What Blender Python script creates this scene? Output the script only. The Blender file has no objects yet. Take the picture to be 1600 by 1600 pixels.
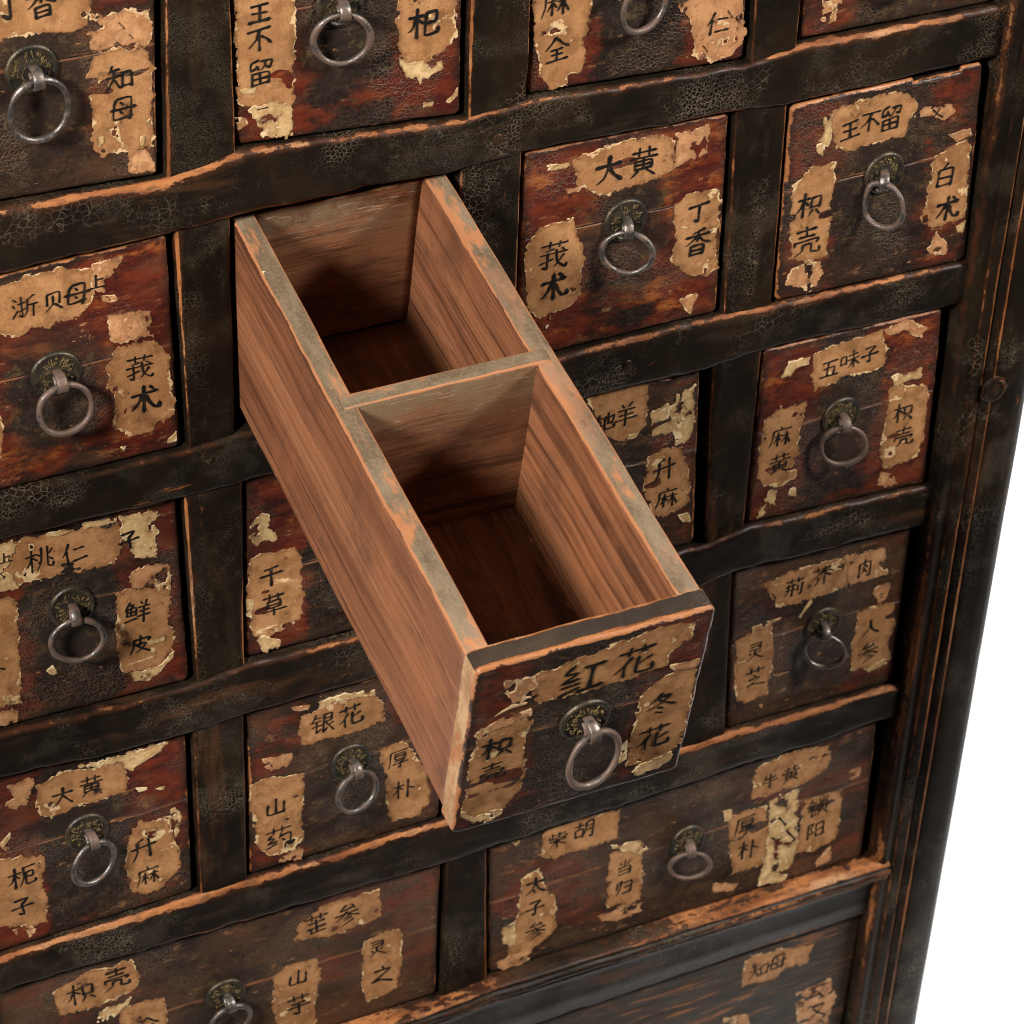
import bpy, math, random
import numpy as np
from mathutils import Matrix, Vector

SC = bpy.context.scene
COL = SC.collection
R = math.radians

# ------------------------------------------------------------------ camera
cam_data = bpy.data.cameras.new('camera')
cam_data.sensor_width = 36.0
cam_data.lens = 100.67
cam_data.clip_start = 0.05
cam_data.clip_end = 50.0
cam = bpy.data.objects.new('camera', cam_data)
COL.objects.link(cam)
c_right = Vector((0.89712, -0.44018, 0.03758))
c_up = Vector((0.23513, 0.54775, 0.80292))
c_fwd = Vector((0.37402, 0.71148, -0.59490))
cm = Matrix.Identity(4)
for i in range(3):
    cm[i][0] = c_right[i]; cm[i][1] = c_up[i]; cm[i][2] = -c_fwd[i]
cm[0][3], cm[1][3], cm[2][3] = -1.07649, -1.39491, 1.43305
cam.matrix_world = cm
cam_data.dof.use_dof = True
cam_data.dof.focus_distance = 1.76
cam_data.dof.aperture_fstop = 18.0
SC.camera = cam

# ------------------------------------------------------------------ world and studio lamps
world = bpy.data.worlds.new('World')
SC.world = world
world.use_nodes = True
world.node_tree.nodes['Background'].inputs[0].default_value = (1.0, 0.97, 0.94, 1)
world.node_tree.nodes['Background'].inputs[1].default_value = 0.025

def softbox(name, loc, target, size, power, col=(1, 1, 1), size_y=None):
    d = bpy.data.lights.new(name, 'AREA')
    d.energy = power; d.color = col
    d.shape = 'RECTANGLE'; d.size = size; d.size_y = size_y or size
    o = bpy.data.objects.new(name, d)
    COL.objects.link(o)
    o.location = loc
    o.rotation_euler = (Vector(target) - Vector(loc)).to_track_quat('-Z', 'Y').to_euler()
    return o

softbox('left_softbox_lamp', (-2.15, -1.05, 1.75), (-0.42, -0.05, 0.35), 0.42, 114, (1.0, 0.955, 0.90))
softbox('right_softbox_lamp', (1.35, -1.25, 1.95), (-0.3, -0.05, 0.3), 0.42, 100, (1.0, 0.955, 0.90))
softbox('added_backdrop_lamp', (1.7, 2.0, 2.3), (0.9, 1.0, -0.75), 2.0, 190, (1, 1, 1))  # added out of view, only to burn the backdrop out to white

SC.view_settings.view_transform = 'Standard'
SC.view_settings.look = 'None'
SC.view_settings.exposure = 0.0
SC.view_settings.gamma = 1.0
SC.view_settings.use_curve_mapping = False
SC.cycles.filter_width = 1.1

# ------------------------------------------------------------------ helpers: noise
def hash01(ix, iy, seed):
    n = (ix.astype(np.int64) * 374761393 + iy.astype(np.int64) * 668265263 + int(seed) * 1442695041) & 0x7fffffff
    n = ((n ^ (n >> 13)) * 1274126177) & 0x7fffffff
    n = (n ^ (n >> 16)) & 0xffff
    return n / 65535.0

def vnoise(x, y, seed):
    x = np.asarray(x, float); y = np.asarray(y, float)
    ix = np.floor(x); iy = np.floor(y)
    fx = x - ix; fy = y - iy
    fx = fx * fx * (3 - 2 * fx); fy = fy * fy * (3 - 2 * fy)
    a = hash01(ix, iy, seed); b = hash01(ix + 1, iy, seed)
    c = hash01(ix, iy + 1, seed); d = hash01(ix + 1, iy + 1, seed)
    return ((a * (1 - fx) + b * fx) * (1 - fy) + (c * (1 - fx) + d * fx) * fy) * 2 - 1

def fnoise(x, y, seed, octaves=3):
    s = 0; a = 1.0; t = 0
    for k in range(octaves):
        s = s + a * vnoise(np.asarray(x) * 2 ** k, np.asarray(y) * 2 ** k, seed + 17 * k)
        t += a; a *= 0.5
    return s / t

# ------------------------------------------------------------------ helpers: meshes
class MB:
    """collects vertices (metres), faces, material slots and float attributes"""
    def __init__(self):
        self.v = []; self.f = []; self.m = []; self.s = []; self.att = {}
    def add(self, co, **att):
        self.v.append(co)
        for k in set(self.att) | set(att):
            self.att.setdefault(k, [0.0] * (len(self.v) - 1)).append(att.get(k, 0.0))
        return len(self.v) - 1
    def face(self, idx, mat=0, smooth=True):
        self.f.append(tuple(idx)); self.m.append(mat); self.s.append(smooth)
    def build(self, name, mats, parent=None, smooth=True):
        me = bpy.data.meshes.new(name)
        me.from_pydata(self.v, [], self.f)
        for k, arr in self.att.items():
            a = me.attributes.new(k, 'FLOAT', 'POINT')
            a.data.foreach_set('value', arr)
        for m in (mats if isinstance(mats, (list, tuple)) else [mats]):
            me.materials.append(m)
        me.polygons.foreach_set('material_index', self.m)
        me.polygons.foreach_set('use_smooth', [smooth and q for q in self.s])
        me.update()
        o = bpy.data.objects.new(name, me)
        COL.objects.link(o)
        if parent is not None:
            o.parent = parent
        return o

def thing(name, label, cat, loc=(0, 0, 0), group=None):
    o = bpy.data.objects.new(name, None)
    o.empty_display_size = 0.05
    COL.objects.link(o)
    o.location = loc
    o['label'] = label; o['category'] = cat
    if group: o['group'] = group
    return o

def poly_sdf(px, py, poly):
    """signed distance, positive inside"""
    P = np.asarray(poly, float)
    d = np.full(px.shape, 1e9); ins = np.zeros(px.shape, bool)
    n = len(P)
    for i in range(n):
        a = P[i]; b = P[(i + 1) % n]
        e = b - a; wx = px - a[0]; wy = py - a[1]
        t = np.clip((wx * e[0] + wy * e[1]) / max(e @ e, 1e-9), 0, 1)
        d = np.minimum(d, np.hypot(wx - t * e[0], wy - t * e[1]))
        c1 = (a[1] <= py) & (b[1] > py); c2 = (b[1] <= py) & (a[1] > py)
        cr = e[0] * wy - e[1] * wx
        ins ^= (c1 & (cr > 0)) | (c2 & (cr < 0))
    return np.where(ins, d, -d)

def contour_sheet(F, xs, ys):
    """marching squares: returns verts [(x,y,f)], faces, ordered boundary edges; counter-clockwise in x,y"""
    V = []; faces = []; cache = {}
    def corner(i, j):
        k = (i, j)
        if k not in cache:
            cache[k] = len(V); V.append((xs[j], ys[i], F[i, j]))
        return cache[k]
    def cross(i, j, k, l):
        key = (i, j, k, l) if (i, j) < (k, l) else (k, l, i, j)
        if key not in cache:
            a, b = F[key[0], key[1]], F[key[2], key[3]]
            t = min(max(a / (a - b), 0.02), 0.98)
            cache[key] = len(V)
            V.append((xs[key[1]] + t * (xs[key[3]] - xs[key[1]]), ys[key[0]] + t * (ys[key[2]] - ys[key[0]]), 0.0))
        return cache[key]
    ins = F > 0
    cnt = ins[:-1, :-1].astype(int) + ins[1:, :-1] + ins[:-1, 1:] + ins[1:, 1:]
    for i, j in zip(*np.nonzero(cnt)):
        cs = ((i, j), (i, j + 1), (i + 1, j + 1), (i + 1, j))
        poly = []
        for q in range(4):
            a = cs[q]; b = cs[(q + 1) % 4]
            if ins[a]: poly.append(corner(*a))
            if ins[a] != ins[b]: poly.append(cross(*a, *b))
        if len(poly) >= 3: faces.append(poly)
    half = set()
    for f in faces:
        for q in range(len(f)): half.add((f[q], f[(q + 1) % len(f)]))
    bound = [(a, b) for a, b in half if (b, a) not in half]
    return V, faces, bound

def rr_profile(a0, a1, b0, b1, r, step, wear):
    """rounded rectangle loop, counter-clockwise in (a,b); wear = four (strength, decay) for corners a0b0, a1b0, a1b1, a0b1"""
    cor = ((a0, b0), (a1, b0), (a1, b1), (a0, b1))
    pts = []
    arcs = ((a0 + r, b0 + r, 180), (a1 - r, b0 + r, 270), (a1 - r, b1 - r, 0), (a0 + r, b1 - r, 90))
    for k, (cx, cy, s) in enumerate(arcs):
        for q in range(5):
            t = R(s + 22.5 * q)
            pts.append((cx + r * math.cos(t), cy + r * math.sin(t)))
        nx = arcs[(k + 1) % 4]; t = R(nx[2])
        ex, ey = nx[0] + r * math.cos(t), nx[1] + r * math.sin(t)
        sx, sy = pts[-1]; L = math.hypot(ex - sx, ey - sy); n = max(1, int(L / step))
        for q in range(1, n): pts.append((sx + (ex - sx) * q / n, sy + (ey - sy) * q / n))
    out = []
    for a, b in pts:
        w = max(s * math.exp(-max(0, math.hypot(a - c[0], b - c[1]) - r * 0.45) / dc) for c, (s, dc) in zip(cor, wear))
        out.append((a, b, w))
    return out

def loft(name, prof, ts, place, mats, parent, matpick=None):
    """sweep a closed profile along ts; place(a, b, t) -> xyz"""
    mb = MB(); n = len(prof); rows = []
    pa = np.array([p[0] for p in prof]); pb = np.array([p[1] for p in prof])
    for t in ts:
        x, y, z = (np.broadcast_to(np.asarray(q, float), pa.shape) for q in place(pa, pb, float(t)))
        rows.append([mb.add((float(x[k]), float(y[k]), float(z[k])), wear=prof[k][2]) for k in range(n)])
    A = Vector(mb.v[rows[0][0]]); B = Vector(mb.v[rows[0][1]]); C = Vector(mb.v[rows[1][0]])
    cen = sum((Vector(mb.v[i]) for i in rows[0]), Vector()) / n
    flip = (B - A).cross(C - A).dot(A - cen) > 0
    for i in range(len(ts) - 1):
        for k in range(n):
            q = [rows[i][k], rows[i][(k + 1) % n], rows[i + 1][(k + 1) % n], rows[i + 1][k]]
            if not flip: q.reverse()
            m = 0
            if matpick:
                p0, p1, p2 = (Vector(mb.v[x]) for x in q[:3])
                m = matpick((p1 - p0).cross(p2 - p0).normalized())
            mb.face(q, m)
    for row, fl in ((rows[0], flip), (rows[-1], not flip)):
        q = list(row)
        if fl: q.reverse()
        p0, p1, p2 = (Vector(mb.v[q[x]]) for x in (0, len(q) // 3, 2 * len(q) // 3))
        mb.face(q, matpick((p1 - p0).cross(p2 - p0).normalized()) if matpick else 0)
    return mb.build(name, mats, parent)

def board(name, x0, x1, y0, y1, z0, z1, axis, mats, parent, r=0.0012, step=0.012, amp=0.0005, seed=0, matpick=None, wear=(1, 0.002)):
    """plank with worn, slightly uneven faces; axis is the long direction"""
    B = {'x': (x0, x1), 'y': (y0, y1), 'z': (z0, z1)}
    oth = [k for k in 'xyz' if k != axis]
    (a0, a1), (b0, b1) = B[oth[0]], B[oth[1]]
    t0, t1 = B[axis]
    n = max(2, int((t1 - t0) / step))
    ts = np.linspace(t0, t1, n + 1)
    def place(a, b, t):
        da = amp * fnoise(t * 14 + 3 + 0 * b, b * 20, seed, 2); db = amp * fnoise(t * 14 + 9 + 0 * a, a * 20, seed + 5, 2)
        d = {axis: t, oth[0]: a + da, oth[1]: b + db}
        return (d['x'], d['y'], d['z'])
    return loft(name, rr_profile(a0, a1, b0, b1, r, 0.006, [wear] * 4), ts, place, mats, parent, matpick)

def tube(mb, pts, rad, n=12, closed=False, flat=(1.0, 1.0), up=None, **att):
    P = [Vector(p) for p in pts]; rows = []; N = len(P)
    ref = Vector(up) if up else None
    for i in range(N):
        a = P[(i - 1) % N] if closed or i > 0 else P[i]
        b = P[(i + 1) % N] if closed or i < N - 1 else P[i]
        t = (b - a).normalized()
        u = ref if ref else (Vector((0, 1, 0)) if abs(t.y) < 0.9 else Vector((1, 0, 0)))
        s = t.cross(u).normalized(); w = s.cross(t).normalized()
        rr = rad(i / N) if callable(rad) else rad
        rows.append([mb.add(tuple(P[i] + s * (rr * flat[0] * math.cos(2 * math.pi * k / n)) + w * (rr * flat[1] * math.sin(2 * math.pi * k / n))), **att) for k in range(n)])
    for i in range(N if closed else N - 1):
        j = (i + 1) % N
        for k in range(n):
            mb.face((rows[i][k], rows[i][(k + 1) % n], rows[j][(k + 1) % n], rows[j][k]))
    if not closed:
        mb.face(rows[0][::-1]); mb.face(rows[-1])

# ------------------------------------------------------------------ helpers: materials
class NT:
    def __init__(self, name):
        self.mat = bpy.data.materials.new(name)
        self.mat.use_nodes = True
        self.t = self.mat.node_tree
        self.b = self.t.nodes['Principled BSDF']
    def node(self, typ, **kw):
        n = self.t.nodes.new(typ)
        for k, v in kw.items(): setattr(n, k, v)
        return n
    def put(self, sock, v):
        if isinstance(v, bpy.types.NodeSocket): self.t.links.new(v, sock)
        elif isinstance(v, (tuple, list)) and len(v) == 3 and sock.type == 'RGBA': sock.default_value = (*v, 1)
        else: sock.default_value = v
    def coord(self, scale=(1, 1, 1), warp=0.0, wscale=20):
        """object-space position with a random offset per object"""
        tc = self.node('ShaderNodeTexCoord'); oi = self.node('ShaderNodeObjectInfo')
        ad = self.node('ShaderNodeVectorMath', operation='MULTIPLY_ADD')
        self.put(ad.inputs[0], oi.outputs['Random']); ad.inputs[1].default_value = (3.7, 5.3, 7.9)
        self.put(ad.inputs[2], tc.outputs['Object'])
        v = ad.outputs[0]
        if warp:
            nz = self.noise(v, wscale, 2, 0.5, color=True)
            sb = self.node('ShaderNodeVectorMath', operation='MULTIPLY_ADD')
            self.put(sb.inputs[0], nz); sb.inputs[1].default_value = (warp,) * 3; self.put(sb.inputs[2], v)
            v = sb.outputs[0]
        m = self.node('ShaderNodeVectorMath', operation='MULTIPLY')
        self.put(m.inputs[0], v); m.inputs[1].default_value = scale
        return m.outputs[0]
    def noise(self, vec, scale, detail=3, rough=0.55, dist=0.0, color=False):
        n = self.node('ShaderNodeTexNoise')
        self.put(n.inputs['Vector'], vec); n.inputs['Scale'].default_value = scale
        n.inputs['Detail'].default_value = detail; n.inputs['Roughness'].default_value = rough
        n.inputs['Distortion'].default_value = dist
        return n.outputs['Color' if color else 'Fac']
    def voro(self, vec, scale, feature='DISTANCE_TO_EDGE'):
        n = self.node('ShaderNodeTexVoronoi', feature=feature)
        self.put(n.inputs['Vector'], vec); n.inputs['Scale'].default_value = scale
        return n.outputs['Distance']
    def math(self, op, a, b=0.0, c=None, clamp=False):
        n = self.node('ShaderNodeMath', operation=op); n.use_clamp = clamp
        self.put(n.inputs[0], a); self.put(n.inputs[1], b)
        if c is not None: self.put(n.inputs[2], c)
        return n.outputs[0]
    def step(self, v, lo, hi):
        """smoothstep; lo > hi inverts"""
        n = self.node('ShaderNodeMapRange', interpolation_type='SMOOTHSTEP')
        self.put(n.inputs['Value'], v)
        if lo < hi: a, b, c, d = lo, hi, 0.0, 1.0
        else: a, b, c, d = hi, lo, 1.0, 0.0
        n.inputs['From Min'].default_value = a; n.inputs['From Max'].default_value = b
        n.inputs['To Min'].default_value = c; n.inputs['To Max'].default_value = d
        return n.outputs['Result']
    def mix(self, f, a, b, mode='MIX'):
        n = self.node('ShaderNodeMix', data_type='RGBA', blend_type=mode)
        self.put(n.inputs[0], f); self.put(n.inputs[6], a); self.put(n.inputs[7], b)
        return n.outputs[2]
    def attr(self, name, kind='GEOMETRY'):
        n = self.node('ShaderNodeAttribute', attribute_type=kind); n.attribute_name = name
        return n.outputs['Fac']
    def mul(self, *a):
        r = a[0]
        for x in a[1:]: r = self.math('MULTIPLY', r, x)
        return r
    def finish(self, color, rough, bump=None, dist=0.0004, strength=0.6, metallic=0.0, spec=0.5):
        self.put(self.b.inputs['Base Color'], color); self.put(self.b.inputs['Roughness'], rough)
        self.put(self.b.inputs['Metallic'], metallic); self.put(self.b.inputs['Specular IOR Level'], spec)
        if bump is not None:
            n = self.node('ShaderNodeBump'); n.inputs['Distance'].default_value = dist; n.inputs['Strength'].default_value = strength
            self.put(n.inputs['Height'], bump); self.put(self.b.inputs['Normal'], n.outputs[0])
        return self.mat

def black_lacquer(name, grain, dust=0.0, rough=0.30, spec=0.16, base=1.0):
    """old black lacquer: crackled, rubbed through to orange wood along its edges; grain = long axis stretch"""
    g = NT(name)
    p = g.coord(); pw = g.coord(warp=0.0030, wscale=300)
    ps = g.coord(scale=grain)
    big = g.noise(p, 14, 4, 0.6)
    fine = g.noise(p, 420, 3, 0.65)
    streak = g.noise(ps, 60, 4, 0.6)
    col = g.mix(g.step(big, 0.40, 0.66), tuple(x * base for x in (0.0064, 0.0044, 0.0030)), tuple(x * base for x in (0.0130, 0.0080, 0.0046)))
    col = g.mix(g.mul(g.step(streak, 0.55, 0.68), 0.5), col, (0.028, 0.0165, 0.0090))
    lo = g.noise(ps, 15, 5, 0.66)
    col = g.mix(g.mul(g.step(lo, 0.60, 0.70), 0.6), col, (0.058, 0.022, 0.0085))
    col = g.mix(g.mul(g.step(fine, 0.58, 0.76), 0.08 + dust), col, (0.056, 0.038, 0.022))
    # crackle
    v = g.voro(pw, 360); v2 = g.voro(pw, 720)
    cmask = g.mul(g.step(g.noise(p, 13, 5, 0.7), 0.47, 0.66), g.step(g.noise(ps, 30, 4, 0.65), 0.36, 0.58))
    v3 = g.voro(pw, 190)
    coarse = g.step(g.noise(p, 9, 3, 0.6), 0.50, 0.56)
    one = g.step(v, 0.085, 0.02); two = g.step(v3, 0.060, 0.012)
    crack = g.mul(g.math('ADD', g.mul(one, g.math('SUBTRACT', 1.0, coarse)), g.mul(two, coarse)), cmask)
    crack2 = g.mul(g.step(v2, 0.10, 0.03), g.step(g.noise(p, 21, 4, 0.6), 0.52, 0.66), 0.3)
    cr = g.math('MAXIMUM', crack, crack2)
    col = g.mix(g.mul(cr, 0.62), col, (0.165, 0.125, 0.078))
    bloom = g.mul(g.step(g.noise(p, 34, 5, 0.7), 0.60, 0.74), 0.07 + dust)
    col = g.mix(bloom, col, (0.066, 0.047, 0.028))
    # rubbed edges: chipped unevenly along the grain
    w = g.attr('wear')
    nlow = g.noise(ps, 19, 5, 0.66); nhi = g.noise(g.coord(scale=tuple(0.5 + 0.5 * q for q in grain)), 150, 4, 0.65)
    ww = g.math('ADD', w, g.math('ADD', g.math('MULTIPLY_ADD', nlow, 1.9, -0.95), g.math('MULTIPLY_ADD', nhi, 0.75, -0.375)))
    ww = g.mul(ww, g.step(w, 0.03, 0.22))
    rub = g.step(ww, 0.60, 0.67)
    halo = g.step(ww, 0.34, 0.62)
    wn = g.noise(ps, 90, 4, 0.65)
    wood = g.mix(g.step(wn, 0.32, 0.66), (0.130, 0.038, 0.010), (0.305, 0.118, 0.040))
    wood = g.mix(g.mul(g.step(g.noise(ps, 40, 5, 0.68), 0.53, 0.66), 0.85), wood, (0.35, 0.185, 0.092))
    wood = g.mix(g.mul(g.step(nhi, 0.50, 0.66), 0.6), wood, (0.050, 0.026, 0.015))
    col = g.mix(g.mul(halo, 0.5), col, (0.060, 0.018, 0.0065))
    col = g.mix(rub, col, wood)
    scr = g.mul(g.step(g.noise(ps, 34, 6, 0.74), 0.665, 0.70), 0.7)
    col = g.mix(scr, col, (0.22, 0.070, 0.019))
    ro = g.math('ADD', g.math('MULTIPLY_ADD', fine, 0.25, rough), g.mul(rub, 0.16))
    h = g.math('ADD', g.math('MULTIPLY', fine, 0.30), g.math('MULTIPLY', cr, -0.5))
    h = g.math('ADD', h, g.math('MULTIPLY', rub, -1.0))
    h = g.math('ADD', h, g.math('MULTIPLY', streak, 0.7))
    return g.finish(col, ro, h, 0.0007, 0.8, spec=spec)

def front_lacquer(name):
    """drawer face: red-brown lacquer, blackened round the pull, rubbed orange at the edge"""
    g = NT(name)
    p = g.coord(); ps = g.coord(scale=(1, 1, 2.4), warp=0.006, wscale=40); pl = g.coord(scale=(1, 1, 7)); pw = g.coord(warp=0.004, wscale=140)
    red = g.attr('red', 'OBJECT'); ed = g.attr('ed'); rd = g.attr('rd'); ux = g.attr('ux'); jt = g.attr('joint')
    big = g.noise(ps, 10, 6, 0.68, 0.3); mid = g.noise(ps, 34, 6, 0.7, 0.2); fine = g.noise(p, 380, 3, 0.65); lin = g.noise(pl, 48, 5, 0.68)
    under = g.mix(g.step(mid, 0.38, 0.64), (0.043, 0.0066, 0.0048), (0.105, 0.0185, 0.0075))
    org = g.mul(g.step(g.math('ADD', g.noise(ps, 24, 6, 0.72), g.math('MULTIPLY_ADD', red, 0.14, -0.12)), 0.53, 0.66), 0.9)
    under = g.mix(org, under, g.mix(lin, (0.17, 0.040, 0.010), (0.29, 0.090, 0.022)))
    dark = g.mix(g.step(fine, 0.45, 0.75), (0.0105, 0.0066, 0.0058), (0.028, 0.0165, 0.0115))
    dark = g.mix(g.mul(g.step(lin, 0.52, 0.70), 0.6), dark, (0.040, 0.021, 0.0125))
    k = g.math('ADD', g.math('MULTIPLY_ADD', big, 2.0, -1.0), g.math('MULTIPLY_ADD', mid, 1.1, -0.55))
    k = g.math('ADD', k, g.math('MULTIPLY_ADD', red, 0.72, -0.34))
    k = g.math('ADD', k, g.math('MULTIPLY_ADD', g.step(ux, 0.25, 0.50), 0.42, -0.26))
    col = g.mix(g.step(k, -0.12, 0.26), dark, under)
    # brown haze of old varnish, rubbed streaks
    col = g.mix(g.mul(g.step(g.noise(ps, 18, 5, 0.66), 0.50, 0.66), 0.45), col, (0.068, 0.034, 0.0165))
    brown = g.mul(g.step(red, 0.48, 0.22), g.step(g.noise(ps, 8, 5, 0.65), 0.36, 0.64), 0.62)
    col = g.mix(brown, col, g.mix(lin, (0.040, 0.0185, 0.0100), (0.098, 0.046, 0.0200)))
    col = g.mix(g.mul(g.step(lin, 0.62, 0.72), 0.5), col, (0.145, 0.058, 0.022))
    amb = g.step(g.noise(ps, 44, 6, 0.74), 0.595, 0.66)
    col = g.mix(g.mul(amb, 0.6), col, (0.185, 0.085, 0.034))
    # soiling round the ring, from years of hands
    soil = g.step(g.math('ADD', rd, g.math('MULTIPLY_ADD', g.noise(p, 40, 5, 0.65), 60, -30)), 46, 18)
    col = g.mix(g.mul(soil, 0.80), col, g.mix(fine, (0.0095, 0.0064, 0.0050), (0.024, 0.0155, 0.0105)))
    olive = g.mul(g.step(g.noise(p, 105, 5, 0.72), 0.53, 0.68), g.step(rd, 70, 16), 0.6)
    col = g.mix(olive, col, (0.090, 0.060, 0.025))
    # the joint between the two planks of the face
    col = g.mix(g.mul(g.step(jt, 2.2, 0.9), g.step(lin, 0.40, 0.6), 0.7), col, (0.20, 0.075, 0.026))
    col = g.mix(g.mul(g.step(jt, 0.55, 0.25), 0.9), col, (0.006, 0.004, 0.003))
    # small flakes of old paper and rubbed-through spots
    col = g.mix(g.mul(g.step(g.noise(ps, 62, 5, 0.74), 0.655, 0.68), 0.75), col, (0.30, 0.145, 0.065))
    col = g.mix(g.mul(g.step(g.noise(pl, 90, 4, 0.74), 0.70, 0.725), 0.8), col, (0.38, 0.22, 0.115))
    # dark scabs
    col = g.mix(g.mul(g.step(g.noise(p, 70, 5, 0.72), 0.58, 0.66), 0.75), col, (0.0105, 0.007, 0.0058))
    # fine crackle
    v = g.voro(pw, 380)
    cr = g.mul(g.step(v, 0.10, 0.02), g.step(g.noise(p, 20, 3, 0.6), 0.44, 0.62))
    col = g.mix(g.mul(cr, 0.32), col, (0.15, 0.095, 0.052))
    # worn rim
    e = g.math('ADD', ed, g.math('ADD', g.math('MULTIPLY_ADD', g.noise(p, 36, 4, 0.65), 10.0, -5.0), g.math('MULTIPLY_ADD', g.noise(p, 200, 3, 0.65), 4.0, -2.0)))
    dk = g.step(e, 7.0, 2.0)
    col = g.mix(g.mul(dk, 0.6), col, (0.016, 0.0095, 0.0065))
    rub = g.step(e, 1.0, 0.2)
    wood = g.mix(lin, (0.135, 0.038, 0.010), (0.40, 0.165, 0.060))
    col = g.mix(rub, col, wood)
    ro = g.math('MULTIPLY_ADD', fine, 0.25, 0.27)
    ro = g.math('ADD', ro, g.mul(soil, 0.06))
    h = g.math('ADD', g.math('MULTIPLY', fine, 0.25), g.math('MULTIPLY', mid, 1.3))
    h = g.math('ADD', h, g.math('ADD', g.math('MULTIPLY', cr, -0.4), g.math('MULTIPLY', rub, -0.6)))
    h = g.math('ADD', h, g.math('MULTIPLY', g.step(jt, 0.9, 0.3), -1.2))
    return g.finish(col, ro, h, 0.0007, 0.7, spec=0.34)

def panel_lacquer(name):
    g = NT(name)
    p = g.coord(); ps = g.coord(scale=(1, 1, 13))
    ps2 = g.coord(scale=(1, 1, 13), warp=0.012, wscale=12)
    st = g.noise(ps2, 12, 7, 0.72, 0.2); st2 = g.noise(ps, 42, 4, 0.65); fine = g.noise(p, 380, 3, 0.65)
    col = g.mix(g.step(fine, 0.45, 0.75), (0.013, 0.010, 0.0075), (0.040, 0.027, 0.0155))
    col = g.mix(g.mul(g.step(st2, 0.48, 0.66), 0.7), col, (0.070, 0.034, 0.013))
    col = g.mix(g.mul(g.step(st, 0.545, 0.62), g.step(g.noise(p, 10, 4, 0.6), 0.40, 0.58)), col, g.mix(st2, (0.13, 0.045, 0.012), (0.26, 0.10, 0.03)))
    ed = g.attr('ed')
    e = g.math('ADD', ed, g.math('MULTIPLY_ADD', g.noise(p, 60, 3, 0.6), 6.0, -3.0))
    col = g.mix(g.step(e, 1.8, 0.6), col, (0.30, 0.11, 0.03))
    h = g.math('ADD', g.math('MULTIPLY', fine, 0.25), g.math('MULTIPLY', st, 1.2))
    return g.finish(col, g.math('MULTIPLY_ADD', fine, 0.25, 0.30), h, 0.0006, 0.6, spec=0.22)

def raw_wood(name, scale, tone=1.0, dusty=False, bold=0.0):
    """bare reddish timber; scale stretches the grain along the board"""
    g = NT(name)
    p = g.coord(); pg = g.coord(scale=scale, warp=0.010, wscale=9)
    f = g.noise(pg, 3.2, 5, 0.60, 0.25); f2 = g.noise(pg, 7, 6, 0.66, 0.2)
    fib = g.noise(g.coord(scale=tuple(q * 7 for q in scale)), 9, 4, 0.7)
    ring = g.math('FRACT', g.math('MULTIPLY', f, 10.0))
    ring = g.mul(g.step(ring, 0.30, 0.95), g.step(ring, 1.0, 0.96))
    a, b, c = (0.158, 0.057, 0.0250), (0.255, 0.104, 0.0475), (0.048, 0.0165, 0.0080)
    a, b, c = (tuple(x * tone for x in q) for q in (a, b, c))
    col = g.mix(g.step(f, 0.32, 0.68), a, b)
    col = g.mix(g.mul(ring, 0.42), col, c)
    col = g.mix(g.mul(g.step(f2, 0.53 - bold, 0.655 - bold), 0.80), col, c)
    pore = g.step(g.noise(g.coord(scale=tuple(q * (26 if q > 1 else 5) for q in scale)), 10, 3, 0.7), 0.62, 0.70)
    col = g.mix(g.mul(pore, 0.5), col, c)
    col = g.mix(g.mul(g.step(f2, 0.45, 0.34), 0.45), col, tuple(x * 1.3 for x in b))
    col = g.mix(g.mul(g.step(fib, 0.58, 0.74), 0.45), col, tuple(x * 1.5 for x in b))
    col = g.mix(g.mul(g.step(fib, 0.46, 0.30), 0.50), col, c)
    stain = g.step(g.noise(p, 13, 6, 0.68), 0.50, 0.68)
    col = g.mix(g.mul(stain, 0.55), col, (0.060 * tone, 0.027 * tone, 0.016 * tone))
    warm = g.step(g.noise(p, 11, 4, 0.6), 0.52, 0.68)
    col = g.mix(g.mul(warm, 0.30), col, (0.30 * tone, 0.105 * tone, 0.040 * tone))
    mark = g.step(g.noise(pg, 60, 4, 0.7), 0.72, 0.745)
    col = g.mix(g.mul(mark, 0.6), col, (0.50, 0.36, 0.25))
    if dusty:
        d = g.mul(g.step(g.attr('top'), 50, 4), g.step(g.noise(p, 26, 4, 0.65), 0.32, 0.60))
        col = g.mix(g.mul(d, 0.8), col, (0.20, 0.138, 0.080))
        sc = g.mul(g.step(g.noise(g.coord(scale=(1, 1, 16)), 42, 5, 0.74), 0.615, 0.64), g.step(g.attr('top'), 48, 10))
        col = g.mix(g.mul(sc, 0.55), col, (0.50, 0.41, 0.30))
    w = g.attr('wear')
    ww = g.mul(g.math('ADD', w, g.math('MULTIPLY_ADD', g.noise(p, 60, 4, 0.65), 1.6, -0.8)), g.step(w, 0.05, 0.3))
    col = g.mix(g.step(ww, 0.74, 0.88), col, (0.34, 0.140, 0.060))
    h = g.math('ADD', g.math('MULTIPLY', fib, 0.8), g.math('MULTIPLY', f, 0.6))
    return g.finish(col, g.math('MULTIPLY_ADD', fib, 0.2, 0.40), h, 0.0006, 0.6, spec=0.3)

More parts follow.
